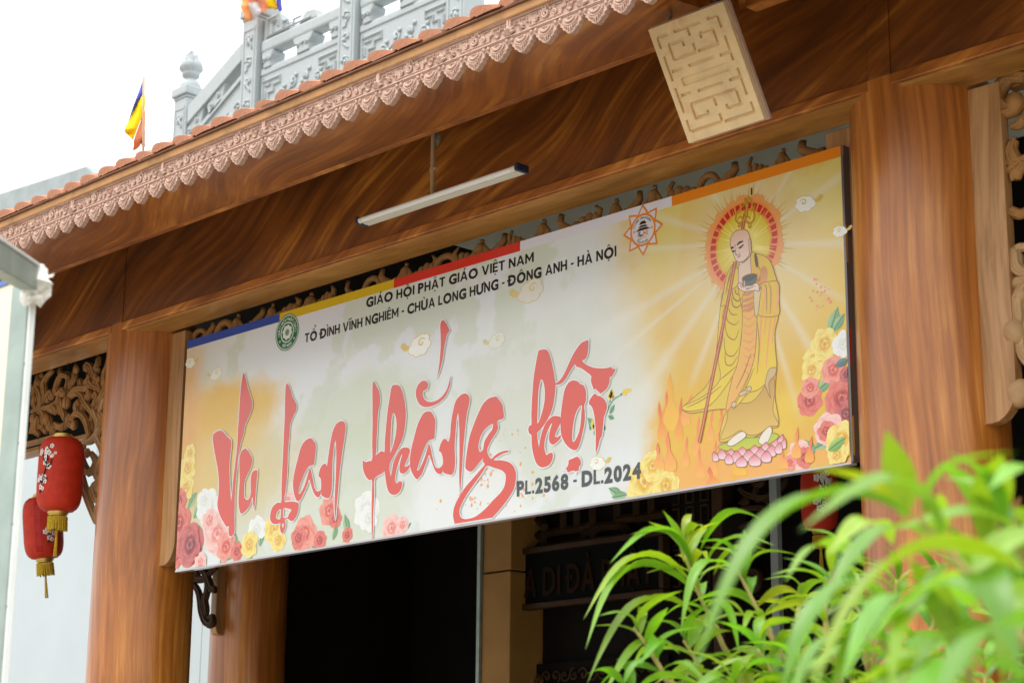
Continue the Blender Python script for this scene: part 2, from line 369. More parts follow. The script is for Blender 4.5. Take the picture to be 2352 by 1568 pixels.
for xa, xb, ye in ((X0, XM, 8.35), (XM+.001, X1, 10.3)):
    m.add([(xa, YT+.03, ZT+.02), (xb, YT+.03, ZT+.02), (xb, ye, ZT+.01+SL*(ye-YT)), (xa, ye, ZT+.01+SL*(ye-YT)),
           (xa, YT+.12, ZT-.02), (xb, YT+.12, ZT-.02), (xb, ye, ZT-.1+SL*(ye-YT)), (xa, ye, ZT-.1+SL*(ye-YT))],
          [(0,1,2,3),(7,6,5,4),(0,4,5,1),(1,5,6,2),(2,6,7,3),(3,7,4,0)])
ROOF = hall(m, 'roof', M_dkstrip)
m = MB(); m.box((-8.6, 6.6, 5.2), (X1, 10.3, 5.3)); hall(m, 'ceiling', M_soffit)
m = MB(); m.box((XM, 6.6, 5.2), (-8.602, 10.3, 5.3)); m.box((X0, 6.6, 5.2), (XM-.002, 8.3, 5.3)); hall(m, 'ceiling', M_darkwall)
# fascia
m = MB(); m.box((X0, YV-.028, zz(.6375, YV-.028)), (X1, YV+.02, zz(.6462, YV-.028))); bevel(hall(m, 'fascia_board', M_fascia), .006)
m = MB(); m.box((X0, YV-.040, zz(.6464, YV-.040)), (X1, YV+.02, zz(.6488, YV-.040))); bevel(hall(m, 'eave_strip', M_dkstrip), .008)
m = MB(); m.box((X0, YV-.032, zz(.6488, YV-.032)+.001), (X1, YV+.02, zz(.6515, YV-.032))); hall(m, 'eave_strip', M_dkstrip)
# roof tiles of the eave course
def tile_mesh(seed):
    r = random.Random(seed); m = MB()
    top = [(0, .020), (.004, .046), (.014, .062), (.04, .068), (.075, .062), (.11, .050), (.15, .034), (.19, .016), (.21, .008)]
    bot = [(.205, .0), (.15, .004), (.10, .003), (.06, .000), (.045, -.004), (.035, .006), (.02, .004), (.008, .006)]
    k = len(top)
    poly = top[::-1] + [(b[0], b[1]) for b in bot[::-1]]
    poly = [(p[0]+r.uniform(-.0015, .0015), p[1]+r.uniform(-.0015, .0015)) for p in poly]
    n = len(poly)
    v = [(p[0], 0, p[1]) for p in poly] + [(p[0], .3, p[1]+.3*SL) for p in poly]
    tri = tessellate_polygon([[Vector((p[0], p[1], 0)) for p in poly]])
    f = [tuple(t) for t in tri] + [(i, (i+1) % n, (i+1) % n + n, i+n) for i in range(n)]
    m.add(v, f)
    # pleated second leaf behind, seen above the thick end
    pl = [(-.05, .012), (-.04, .034), (-.028, .05), (-.014, .062), (-.004, .056), (.008, .066), (.02, .058), (.034, .066), (.05, .058), (.066, .060)]
    v = []; f = []
    for (x, z) in pl:
        v += [(x, .03, z*.86+.004), (x, .3, z*.86+.004+.27*SL), (x, .03, .0)]
    for i in range(len(pl)-1):
        a = i*3; b = a+3
        f += [(a, b, b+1, a+1), (a+2, b+2, b, a)]
    m.add(v, f); return m.mesh('roof_tile', M_tile)
tms = [tile_mesh(s) for s in range(5)]
nt_ = 80
for i in range(nt_):
    x = (-9.957 - .1815*30 + i*.1815)*YT/5.62
    if x < X0 or x > -3.2: continue
    o = bpy.data.objects.new('roof_tile', tms[rnd.randrange(5)]); COL.objects.link(o); o.parent = ROOF
    o.location = (x+rnd.uniform(-.004, .004), YT+.012+rnd.uniform(-.006, .006), ZT+.004+rnd.uniform(-.003, .003)); o.rotation_euler = (rnd.uniform(-.02, .02), rnd.uniform(-.025, .025), rnd.uniform(-.02, .02)); o.scale = (KY, KY, KY*.78)

# carved terracotta valance: panels of 0.912 m, six drops each
PW = .912; PT = zz(.6375, YV); BH = .0185*5.75
def arc(cx, cz, r, a0, a1, n=10, y=0, k=1.0):
    return [(cx+r*math.cos(a0+(a1-a0)*i/n)*k, y, cz+r*math.sin(a0+(a1-a0)*i/n)) for i in range(n+1)]
def spiral(cx, cz, r0, r1, a0, turns, n=18, y=0):
    return [(cx+(r0+(r1-r0)*i/n)*math.cos(a0+turns*2*math.pi*i/n), y, cz+(r0+(r1-r0)*i/n)*math.sin(a0+turns*2*math.pi*i/n)) for i in range(n+1)]
def valance_mesh():
    m = MB()
    m.box((.0015, -.004, -BH), (PW-.0015, .018, 0))
    m.box((.0015, -.02, -.020), (PW-.0015, -.004, 0)); m.box((.0015, -.014, -.026), (PW-.0015, -.004, -.0205))
    m.box((.0015, -.013, -BH), (PW-.0015, -.004, -BH+.007))
    U = PW/2
    for h in (0, 1):
        o = h*U
        def bar(pts, w=.0055, d=.016):
            m.tube([(o+a, -.008, b) for a, b in pts], w, 4)
        bar([(.072, -.040), (.105, -.040), (.105, -.062), (.128, -.066), (.128, -.090), (.327, -.090), (.327, -.066), (.350, -.062), (.350, -.040), (.383, -.040)])
        bar([(.06, -.032), (.06, -.055), (.03, -.055), (.03, -.042), (.045, -.042)], .0045)
        bar([(.395, -.032), (.395, -.055), (.425, -.055), (.425, -.042), (.41, -.042)], .0045)
        bar([(.13, -.034), (.17, -.034), (.17, -.046)], .004); bar([(.325, -.034), (.285, -.034), (.285, -.046)], .004)
        m.tube(spiral(o+.2275, -.060, .024, .005, 1.2, 1.6, 20, -.011), .006, 5)
        m.tube([(p[0], p[1], p[2]) for p in spiral(o+.170, -.070, .014, .003, .3, 1.4, 14, -.011)], .005, 5)
        m.tube([(p[0], p[1], p[2]) for p in spiral(o+.285, -.070, .014, .003, 2.8, -1.4, 14, -.011)], .005, 5)
        for a in range(5):
            t = math.radians(20+35*a); m.blob((o+.2275+.030*math.cos(t), -.009, -.052+.026*math.sin(t)), (.007, .006, .007), 6, 4)
        for cx, sg in ((.078, 1), (.377, -1)):
            for a in range(5):
                t = math.radians(-60+40*a - 90*0) if sg > 0 else math.radians(240-40*a)
                p0 = (o+cx-sg*.012, -.006, -.078); L = .030
                m.tube([p0, (p0[0]+.6*L*math.cos(t), -.016, p0[2]+.6*L*math.sin(t)*.8), (p0[0]+L*math.cos(t), -.008, p0[2]+L*math.sin(t)*.8)], [.003, .0075, .002], 6)
        for cc in (0, U) if h == 1 else (0,):
            for a in range(5):
                t = math.radians(25+32.5*a); L = .048 if a in (1, 2, 3) else .042
                if (h == 0 and cc == 0 and t > math.pi/2+.1) or (h == 1 and cc == U and t < math.pi/2-.1): continue
                p0 = (o+cc, -.008, -.097)
                m.tube([p0, (p0[0]+.55*L*math.cos(t), -.02, p0[2]+.55*L*math.sin(t)), (p0[0]+L*math.cos(t), -.01, p0[2]+L*math.sin(t))], [.004, .0095, .002], 6)
    m.box((.0, -.017, -.062), (.012, -.004, -.02)); m.box((PW-.012, -.017, -.062), (PW, -.004, -.02))
    return m.mesh('valance_panel', M_terra)
PH = .016*5.75
def drop_mesh(seed):
    r = random.Random(seed); m = MB(); w = PW/6*.485; s = PH/.095
    half = [(w*1.02, 0), (w*1.03, -.018), (w*.99, -.032), (w*.86, -.037), (w*.84, -.05), (w*.68, -.056), (w*.62, -.069), (w*.42, -.075), (w*.28, -.088), (.003, -.0965)]
    poly = [(x, z*s) for x, z in half] + [(-x, z*s) for x, z in half[::-1]]
    m.prism(poly, -.005, .024)
    for k, (rr, y, tr) in enumerate(((.047, -.009, .0055), (.034, -.013, .0065))):
        a = arc(0, -.006*s, rr, math.radians(200), math.radians(340), 10, y); m.tube(a, [.002]+[tr]*9+[.002], 6)
    for x in (-.014, .0, .014): m.blob((x, -.008, -.016*s), (.005, .004, .004), 6, 4)
    for x in (-w*.86, w*.86): m.blob((x*.96, -.008, -.017*s), (.010, .010, .010), 7, 5)
    m.tube([(-w*.95, -.008, -.003), (w*.95, -.008, -.003)], .0035, 4)
    for i in range(7):
        x = (i-3)*.0135; L = .094*s-abs(x)*.85
        m.tube([(x*.85, -.005, -.05*s-.002*abs(i-3)), (x*.92, -.010, -(.05*s+L)/2), (x*.9, -.006, -L)], [.003, .006, .003], 5)
    return m.mesh('valance_drop', M_terra)
vm = valance_mesh(); dms = [drop_mesh(s) for s in (1, 2)]
for i in range(15):
    x = (-9.643 - PW*8 + i*PW)*KY; 
    o = bpy.data.objects.new('valance_panel', vm); COL.objects.link(o); o.parent = HALL; o.matrix_parent_inverse = HINV.copy()
    o.location = (x, YV-.003-.002*(i % 2), PT+rnd.uniform(-.001, .001)); o.scale = (KY, KY, KY); o.rotation_euler = (0, rnd.uniform(-.002, .002), rnd.uniform(-.004, .004))
    for k in range(6):
        d = bpy.data.objects.new('valance_drop', dms[k % 2]); COL.objects.link(d); d.parent = o
        d.location = (PW/12+k*PW/6, 0, -BH); d.rotation_euler = (rnd.uniform(-.02, .02), rnd.uniform(-.015, .015), 0)

# vertical ochre boards each side of the columns
def board(xa, xb, ya, yb, ztop, zbot, round_side, mt=WGV, name='frame_board'):
    m = MB(); w = abs(xb-xa); x0, x1 = min(xa, xb), max(xa, xb); r = w*.95
    if round_side > 0: pl = [(x0, zbot)] + [(x0+w*.25+(x1-x0-w*.25)*math.sin(t), zbot+r-(r)*math.cos(t)) for t in np.linspace(.0, math.pi/2, 7)] + [(x1, ztop), (x0, ztop)]
    else: pl = [(x1, zbot), (x1, ztop), (x0, ztop)] + [(x1-w*.25-(x1-x0-w*.25)*math.sin(t), zbot+r-(r)*math.cos(t)) for t in np.linspace(math.pi/2, .0, 7)]
    m.prism(pl, ya, yb); return bevel(hall(m, name, mt), .005)
ZBB = PY((385, 1297), YC-.08).z
ZBB2 = PY((2285, 972), YC-.08).z
board(XL+RC*.94, XL+RC+.135, YC-.085, YC-.03, ZSB-.03, ZBB, 1)
board(XR-RC*.94, XR-RC-.135, YC-.085, YC-.03, ZSB-.03, ZBB2-.05, -1)
board(XR+RC*.94, XR+RC+.135, YC-.085, YC-.03, ZSB-.03, ZBB2, 1)
for xa in (XL-RC*.94,): board(xa, xa-.10, YC-.03, YC+.03, ZSB-.03, ZBB+.4, -1, WG)

# carved scroll work
def scroll(m, c, r, a0, turns, tr, y, tail=None, flat=.8):
    p = spiral(c[0], c[1], r, r*.12, a0, turns, 16, y)
    n = len(p); m.tube(p[::-1], [tr*(.9-.35*abs(i/n-.5)) for i in range(n)], 7, flat=flat)
    m.blob((c[0], y-.006, c[1]), (tr*1.25, tr*1.2, tr*1.25), 7, 5)
    if tail:
        q = Vector(p[0]); e = Vector((tail[0], y, tail[1])); mid = (q+e)/2+Vector((tr*1.5, 0, -tr*1.5))
        m.tube([q, (q*2+mid)/3+Vector((0, -.004, 0)), mid, e], [tr*.9, tr, tr*.85, tr*.6], 7, flat=flat)
def flame(m, x, z, h, y, lean, tr):
    m.tube([(x, y, z), (x+lean*.35, y-.01, z+h*.33), (x+lean*.1, y-.012, z+h*.66), (x+lean, y, z+h)], [tr*1.1, tr*1.3, tr*.8, tr*.12], 7, flat=.8)
def bud(m, x, z, h, y, tr):
    m.blob((x, y-.01, z+h*.5), (tr*1.3, tr*1.2, h*.4), 8, 6)
    for s in (-1, 1): m.tube([(x, y, z), (x+s*tr*1.7, y-.01, z+h*.35), (x+s*tr*.7, y-.008, z+h*.8)], [tr*.7, tr*.8, tr*.2], 6)
# screen over the middle bay: only its upper edge clears the banner
rs = random.Random(3)
SCR = MB(); SCR.box((XL+RC+.14, 6.80, ZSB-.50), (XR-RC-.14, 6.84, ZSB-.47)); SCR.box((XL+RC+.14, 6.775, ZSB-.31), (XR-RC-.14, 6.815, ZSB-.28))
SCRO = hall(SCR, 'carved_screen', M_carve)
x = XL+RC+.19; k = 0; zc = ZSB-.012
while x < XR-RC-.2:
    m = MB(); tr = rs.uniform(.014, .019); y = 6.76+rs.uniform(-.01, .015); kind = rs.choice([q for q in range(4) if q != kind]) if k else 0; h = rs.uniform(.26, .30)
    base = zc-.29
    sg = rs.choice((-1, 1)); stem = lambda x_: m.tube([(x_, 0, -.06), (x_+.02, .004, -.18), (x_-.01, 0, -.30)], [tr, tr*.9, tr*.7], 6)
    if kind == 0:                      # big C scroll
        p = [(sg*q[0], q[1], q[2]) for q in arc(0, -.085, .066, math.radians(-20), math.radians(205), 14)]
        m.tube(p, [tr*.8]+[tr*1.25]*12+[tr*1.1, tr*.7], 7, flat=.9); m.blob((p[0][0]-sg*.012, -.008, p[0][2]-.006), (tr*1.5, tr*1.2, tr*1.5), 8, 6); stem(p[-1][0])
    elif kind == 1:                    # horn touching the soffit
        m.tube([(-sg*.06, 0, -.15), (-sg*.035, -.006, -.085), (sg*.01, -.01, -.06), (sg*.035, -.006, -.03), (sg*.03, 0, .008)], [tr*1.2, tr*1.5, tr*1.4, tr*1.1, tr*.9], 8, flat=.85); stem(-sg*.055)
    elif kind == 2:
        bud(m, 0, -.105, .105, 0, tr*1.45); m.tube([(0, 0, -.09), (.02, 0, -.2), (-.01, 0, -.30)], [tr*.9, tr*.8, tr*.6], 6); m.tube([(0, 0, -.01), (0, 0, .01)], tr*.7, 6)
    else:                              # shell cluster
        for u in range(4): m.blob((sg*(u-1.5)*.038, -.006, -.05-.012*abs(u-1.2)), (tr*1.35, tr*1.3, tr*(2.0-.25*u)), 8, 6)
        m.tube([(-sg*.06, 0, -.07), (-sg*.075, 0, -.02), (-sg*.05, 0, .006)], [tr, tr*.9, tr*.5], 6); stem(0)
    o = m.obj('carved_scroll', M_carve, SCRO, smooth=True); o.location = (x, y, zc); o.scale = (rs.uniform(.8, 1.3), 1, rs.uniform(.9, 1.1)); o.parent = SCRO
    x += rs.uniform(.12, .20); k += 1
# screen of the left bay with its spandrel beside the column
YS = 6.80
LSC = MB(); p0 = PY((70, 1018), YS); p1 = PY((140, 1012), YS)
LSC.box((X0, YS-.02, p0.z-.014), (p1.x, YS+.02, p0.z+.012)); LS = hall(LSC, 'carved_screen', M_carve)
def zp(x, y): return ZM(100, 1380, 1568/360)(x, y)
def stroke3(mb, pts, tr, y=YS, conv=zp, flat=.8):
    q = [PY(conv(*p), y) for p in pts]
    r = []
    n = len(q)
    # smooth
    out = []
    for i in range(n-1):
        a, b, c, d = q[max(i-1, 0)], q[i], q[i+1], q[min(i+2, n-1)]
        for t in (0, .25, .5, .75):
            out.append(b*.5*(2) if False else .5*((2*b)+(c-a)*t+(2*a-5*b+4*c-d)*t*t+(3*b-a-3*c+d)*t**3))
    out.append(q[-1]); k = len(out)
    rad = [tr*(.55+.6*math.sin(math.pi*(.12+.8*i/(k-1)))) for i in range(k)]
    mb.tube(out, rad, 7, flat=flat)
    for sx in (-.42, .42): mb.tube([p+Vector((sx*r_, -r_*.62, sx*r_*.6)) for p, r_ in zip(out, rad)], [r_*.36 for r_ in rad], 5)
LEFTC = [
 [(230,520),(250,640),(215,740),(270,840),(290,960),(250,1060)], [(320,500),(240,600),(220,720),(230,830)],
 [(500,430),(400,530),(340,660),(350,800),(330,950),(260,1060),(190,1140)], [(620,400),(640,500),(760,520),(780,620),(740,760),(780,850)],
 [(780,560),(640,520),(580,640),(545,780),(560,840),(600,830)], [(600,820),(650,780),(690,820),(660,860),(630,830)],
 [(900,330),(890,430),(880,490),(870,590),(810,690),(780,800)], [(780,880),(860,790),(960,760),(1060,750),(1140,690)],
 [(800,900),(900,830),(1000,880),(1060,1000),(1130,1100),(1190,1200),(1150,1320)], [(1060,440),(1080,330),(1160,370),(1200,480),(1250,590),(1300,720),(1320,820)],
 [(1300,200),(1280,330),(1250,420),(1270,440),(1300,390)], [(1470,200),(1460,330),(1410,470),(1390,640),(1380,720)],
 [(1130,480),(1140,640),(1200,720),(1290,760)], [(970,600),(990,690),(1010,740)], [(1060,700),(1110,590),(1150,560)],
 [(1060,880),(1100,930),(1130,820),(1070,770)], [(1210,920),(1230,840),(1270,900),(1240,1000),(1200,1080),(1240,1180)],
 [(1440,1000),(1360,1030),(1280,1090),(1230,1120)], [(1420,700),(1380,820),(1300,960),(1260,1040)], [(1450,760),(1390,900),(1320,1030)],
 [(600,840),(590,960),(500,1050),(400,1090),(300,1090)], [(640,960),(660,1080),(690,1200),(740,1300),(790,1200)],
 [(580,1000),(600,1110),(640,1200)], [(420,1000),(400,880),(450,830),(490,890),(430,930)], [(700,930),(740,1000),(720,1060),(690,980)],
 [(130,1150),(250,1140),(330,1200),(350,1330),(330,1440),(380,1530)], [(340,1220),(430,1260),(450,1380),(420,1460),(400,1380)],
 [(150,1200),(180,1300),(160,1420),(110,1530)], [(240,1240),(210,1380),(200,1500),(260,1570)], [(280,1330),(270,1410),(330,1440)],
 [(520,1370),(620,1430),(720,1380),(770,1290)], [(520,1400),(510,1480),(480,1560)], [(440,1150),(510,1100),(540,1140),(500,1180)],
 [(820,1310),(850,1220),(930,1190),(1030,1250),(1090,1370),(1110,1480),(1130,1600)], [(770,1360),(850,1420),(870,1340),(820,1310)],
 [(910,1170),(900,1060),(930,990),(950,1050)], [(960,1110),(1000,1060),(1030,1100),(980,1180),(900,1190)],
 [(1270,1200),(1330,1290),(1320,1400),(1270,1490)], [(1330,1160),(1390,1260),(1410,1400)], [(1290,1180),(1360,1290),(1380,1440)],
 [(1150,1400),(1190,1380),(1190,1480),(1130,1560)], [(1300,1340),(1330,1420),(1290,1500),(1240,1540)], [(1100,1600),(1160,1570),(1200,1640)],
 [(150,820),(190,900),(170,1020),(200,1110)], [(140,700),(160,780),(190,840)],
]
for pts in LEFTC:
    m = MB(); stroke3(m, pts, .021+.004*rs.random(), YS+rs.uniform(-.015, .015)); m.obj('carved_scroll', M_carve, None, smooth=True).parent = LS
for bx, by, br in ((545, 800, .03), (730, 990, .045), (650, 820, .03), (1080, 400, .028), (900, 420, .03), (1200, 690, .03), (430, 870, .03), (850, 1390, .03), (380, 1290, .035), (150, 1280, .04), (1380, 640, .03), (500, 1130, .026), (1230, 540, .026), (1280, 600, .024)):
    q = PY(zp(bx, by), YS-.012); m = MB(); m.blob(q, (br*.85, br*.6, br*1.1), 9, 7); m.obj('carved_boss', M_carve, None, smooth=True).parent = LS
# lower spandrel along the column (view pixels)
vp = lambda x, y: (x, y)
SPAN = [[(196,1010),(188,1050),(205,1085),(222,1060),(210,1040)], [(245,960),(225,1000),(240,1040),(222,1085),(240,1120)], [(186,1060),(190,1100),(205,1150),(222,1200)],
 [(240,1060),(232,1100),(215,1120),(225,1150),(236,1130)], [(250,900),(235,950),(248,1000)], [(215,940),(230,980),(212,1010),(190,1015)], [(240,1130),(228,1165),(225,1200)], [(235,1010),(245,1050),(235,1090)]]
for pts in SPAN:
    m = MB(); stroke3(m, pts, .026, YS+rs.uniform(-.01, .01), vp); m.obj('carved_scroll', M_carveP, None, smooth=True).parent = LS
for bx, by in ((200, 1040), (232, 1060), (226, 1120)):
    q = PY((bx, by), YS-.012); m = MB(); m.blob(q, (.03, .02, .035), 9, 7); m.obj('carved_boss', M_carveP, None, smooth=True).parent = LS
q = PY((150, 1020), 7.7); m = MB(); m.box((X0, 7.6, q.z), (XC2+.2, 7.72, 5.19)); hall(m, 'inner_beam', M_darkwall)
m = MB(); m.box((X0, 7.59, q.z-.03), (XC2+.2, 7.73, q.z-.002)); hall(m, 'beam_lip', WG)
# right bay screen
RSC = MB(); RSC.box((XR+RC+.14, YC-.03, ZSB-.05), (X1, YC+.03, ZSB-.03)); RS = hall(RSC, 'carved_screen', M_carve)
zr = ZM(2696, 0, 1.68); zr2 = ZM(2696, 900, 1.68)
YR = YC-.045
RIGHTC = [(zr, [(2360,520),(2260,520),(2190,600),(2180,680),(2230,740),(2300,720),(2300,670),(2250,670)], .05, M_carve), (zr, [(2360,770),(2330,830),(2270,850)], .03, M_carve),
 (zr, [(2290,940),(2270,1010),(2300,1080),(2350,1120)], .035, M_carve), (zr, [(2190,1070),(2250,1090),(2330,1080),(2400,1050)], .03, M_carve), (zr, [(2240,1160),(2290,1120),(2350,1110)], .032, M_carve),
 (zr, [(2300,1210),(2310,1150),(2360,1100)], .036, M_carve), (zr, [(2210,1450),(2260,1420),(2330,1440),(2400,1400)], .03, M_carve),
 (zr2, [(2230,190),(2290,200),(2310,290),(2380,340)], .04, M_carveP), (zr2, [(2380,150),(2310,160),(2300,250),(2350,330),(2420,330)], .03, M_carveP), (zr2, [(2240,440),(2300,390),(2380,370)], .035, M_carveP),
 (zr2, [(2400,400),(2330,460),(2320,560),(2330,650),(2300,720)], .045, M_carveP), (zr2, [(2370,640),(2340,760),(2350,860),(2400,950)], .035, M_carveP), (zr2, [(2400,1080),(2310,1090),(2280,1140),(2320,1180),(2380,1160)], .045, M_carveP)]
for cv, pts, tr, mt in RIGHTC:
    m = MB(); stroke3(m, pts, tr*.72, YR, cv, .9); m.obj('carved_scroll', mt, None, smooth=True).parent = RS
for cv, bx, by, br, mt in ((zr, 2290, 690, .045, M_carve), (zr2, 2290, 720, .06, M_carveP), (zr2, 2320, 1130, .06, M_carveP), (zr2, 2330, 470, .035, M_carveP)):
    q = PY(cv(bx, by), YR-.012); m = MB(); m.blob(q, (br*.9, br*.7, br), 9, 7); m.obj('carved_boss', mt, None, smooth=True).parent = RS
# hanging bracket in front of the second column
YK = YC2-.27
kz = ZM(0, 1798, 1.68)
pk0 = PY(kz(1465, 740), YK-.06); pk1 = PY(kz(1440, 1240), YK-.06)
m = MB(); xk = PY(kz(1462, 900), YK-.06).x
pl = [(YK-.06, pk1.z+.05), (YK-.045, pk1.z+.01), (YK-.02, pk1.z), (YK+.09, pk1.z), (YK+.09, 4.9), (YK-.06, 4.9)]
m.prism([(a, b) for a, b in pl], -.035, .035)
m.v = [(xk-.035+v[1], v[0], v[2]) for v in m.v]; m.f = [f[::-1] for f in m.f]
bevel(hall(m, 'frame_board', WGV), .005)
BRK = MB(); BRK.box((xk-.06, YK-.8, 4.85), (xk, YK, 4.95)); BK = hall(BRK, 'carved_bracket', WCOL)
for pts in ([(1290,800),(1330,830),(1300,880),(1290,830)], [(1290,880),(1340,960),(1360,1080),(1390,1160),(1430,1170),(1430,1120),(1400,1130)], [(1340,790),(1390,840),(1420,920),(1450,950)], [(1390,850),(1400,930),(1380,1010),(1390,1080),(1380,1150)], [(1290,870),(1330,870),(1380,860),(1440,800)], [(1420,940),(1450,930)], [(1360,770),(1420,790),(1460,790)]):
    m = MB(); stroke3(m, pts, .026, YK-.15, kz); m.obj('carved_scroll', M_carveD, None, smooth=True).parent = BK

# inner hall
YW = 9.45
pA = PY((1107, 1450), YW-.3); pB = PY((1171, 1450), YW-.3)
m = MB(); m.box((pA.x, YW-.3, 0), (pB.x, YW+.2, PY((1172, 1308), YW-.3).z-.006)); bevel(hall(m, 'pillar', M_tan), .006)
m = MB(); m.box((pA.x+.002, YW-.297, PY((1172, 1308), YW-.3).z+.006), (pB.x+.0, YW+.2, 5.19)); bevel(hall(m, 'pillar', M_tan), .006)
m = MB(); m.box((pA.x-.035, YW-.32, 0), (pA.x-.006, YW-.25, 5.19)); hall(m, 'door_trim', M_zinc)
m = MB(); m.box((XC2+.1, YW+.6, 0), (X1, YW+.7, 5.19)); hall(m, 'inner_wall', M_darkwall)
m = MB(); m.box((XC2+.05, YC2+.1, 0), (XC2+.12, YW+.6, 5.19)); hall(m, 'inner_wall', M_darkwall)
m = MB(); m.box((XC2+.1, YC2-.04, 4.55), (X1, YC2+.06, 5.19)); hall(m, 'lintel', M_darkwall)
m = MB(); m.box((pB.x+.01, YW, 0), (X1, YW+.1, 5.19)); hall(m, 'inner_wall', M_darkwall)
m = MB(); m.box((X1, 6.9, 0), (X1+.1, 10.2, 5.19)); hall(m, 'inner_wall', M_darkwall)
# fretwork lattice over the sign
zl = ZM(1300, 1798, 1.68)
LAT = MB(); LAT.box((pB.x+.02, YW-.06, 4.5), (-6.3, YW-.02, 4.56)); LO = hall(LAT, 'fret_lattice', M_carveD)
def latbar(a, b, w=.03):
    p, q = PY(zl(*a), YW-.05), PY(zl(*b), YW-.05); m = MB(); m.tube([p, q], w, 4); m.obj('lattice_bar', M_carveD, None).parent = LO
for a, b in (((1400,460),(1480,500)), ((1480,500),(1470,640)), ((1400,580),(1600,540)), ((1600,400),(1600,540)), ((1690,400),(1690,530)), ((1600,540),(1700,530)), ((1795,380),(1800,620)), ((1700,530),(1800,500)), ((1800,520),(2000,500)), ((1960,360),(1960,470)), ((1970,470),(2100,450)), ((2090,320),(2090,460)), ((2090,460),(2300,420)), ((2190,300),(2190,430)), ((1740,560),(1850,520)), ((2000,500),(2040,560)), ((1730,640),(1740,560)), ((1390,420),(2300,260)), ((1400,660),(2300,560))):
    latbar(a, b)
# carved gilt door panels and beam scrolls to the right
zq = ZM(2696, 1798, 1.68)
GP = MB(); q0 = PY(zq(0, 300), YW-.1); q1 = PY(zq(250, 520), YW-.1)
GP.box((q0.x, YW-.08, q1.z-.5), (q1.x, YW-.05, q0.z+.2)); GPO = hall(GP, 'carved_door_panel', M_darkwall)
for i in range(5):
    for j in range(6):
        cx = q0.x+.03+(q1.x-q0.x-.06)*i/4; cz = q1.z-.42+.13*j
        m = MB(); s = 1 if (i+j) % 2 else -1
        m.tube([(cx-.05, YW-.09, cz-s*.05), (cx, YW-.09, cz-s*.05+s*.0), (cx, YW-.09, cz+s*.05), (cx+.05, YW-.09, cz+s*.05)], .009, 4)
        m.obj('fret_piece', M_carveD, None).parent = GPO
GR = MB(); GR.box((PY(zq(345, 300), YW).x, YW-.14, 0), (PY(zq(420, 300), YW).x, YW-.02, 5.1)); bevel(hall(GR, 'door_post', M_carveD), .01)
m0 = MB(); m0.box((PY(zq(440, 700), YW).x, YW-.16, PY(zq(440, 950), YW-.2).z), (PY(zq(600, 700), YW).x, YW-.12, PY(zq(440, 370), YW-.2).z)); GB = hall(m0, 'carved_door_panel', M_darkwall)
for pts in ([(440,260),(500,300),(600,320),(700,280),(750,200),(700,180)], [(520,210),(560,180),(600,210),(570,240),(535,220)], [(560,240),(550,300),(580,350)], [(450,350),(490,350),(480,310)], [(600,320),(660,350),(700,300),(660,270)], [(450,400),(600,390),(600,480),(500,500),(450,520)], [(460,560),(590,550),(590,650),(470,660)], [(430,830),(560,820),(560,930),(440,940)], [(450,870),(520,865),(520,910)]):
    m = MB(); stroke3(m, pts, .022, YW-.2, zq); m.obj('carved_scroll', M_carveD, None, smooth=True).parent = GB
m = MB(); q = PY(zq(665, 500), YW-.25); m.box((q.x-.015, YW-.26, 0), (q.x+.04, YW-.22, q.z+.4)); hall(m, 'door_trim', M_conc)
zf = ZM(1300, 1798, 1.68)
FL = MB(); f0 = PY(zf(1290, 1480), YW-.06); f1 = PY(zf(2300, 1480), YW-.06); FL.box((f0.x, YW-.05, f0.z-.05), (f1.x, YW-.02, f0.z+.03)); FO = hall(FL, 'carved_frieze', M_darkwall)
for i in range(16):
    m = MB(); cx = f0.x+.04+i*(f1.x-f0.x)/16; scroll(m, (cx, f0.z-.06), .045, i*1.3, 1.2*(-1)**i, .009, YW-.07); m.obj('carved_scroll', M_carveD, None, smooth=True).parent = FO

# ------------------------------------------------------------------ lettering
_gl = {}
BOLD = {'I': [[(0,0),(.15,0),(.15,.7),(0,.7)]], 'H': [[(0,0),(.15,0),(.15,.28),(.41,.28),(.41,0),(.56,0),(.56,.7),(.41,.7),(.41,.42),(.15,.42),(.15,.7),(0,.7)]], 'T': [[(.18,0),(.33,0),(.33,.57),(.51,.57),(.51,.7),(0,.7),(0,.57),(.18,.57)]],
 'L': [[(0,0),(.42,0),(.42,.13),(.15,.13),(.15,.7),(0,.7)]], 'E': [[(0,0),(.44,0),(.44,.13),(.15,.13),(.15,.29),(.41,.29),(.41,.41),(.15,.41),(.15,.57),(.44,.57),(.44,.7),(0,.7)]],
 'N': [[(0,0),(.14,0),(.14,.44),(.43,0),(.57,0),(.57,.7),(.43,.7),(.43,.26),(.14,.7),(0,.7)]], 'M': [[(0,0),(.14,0),(.14,.43),(.35,.08),(.56,.43),(.56,0),(.70,0),(.70,.7),(.57,.7),(.35,.32),(.13,.7),(0,.7)]],
 'V': [[(.24,0),(.40,0),(.64,.7),(.49,.7),(.32,.18),(.15,.7),(0,.7)]], 'A': [[(0,0),(.15,0),(.20,.15),(.45,.15),(.50,0),(.65,0),(.40,.7),(.25,.7)], [(.24,.27),(.41,.27),(.325,.54)]], '-': [[(0,.25),(.24,.25),(.24,.37),(0,.37)]], '.': [[(0,0),(.15,0),(.15,.15),(0,.15)]]}
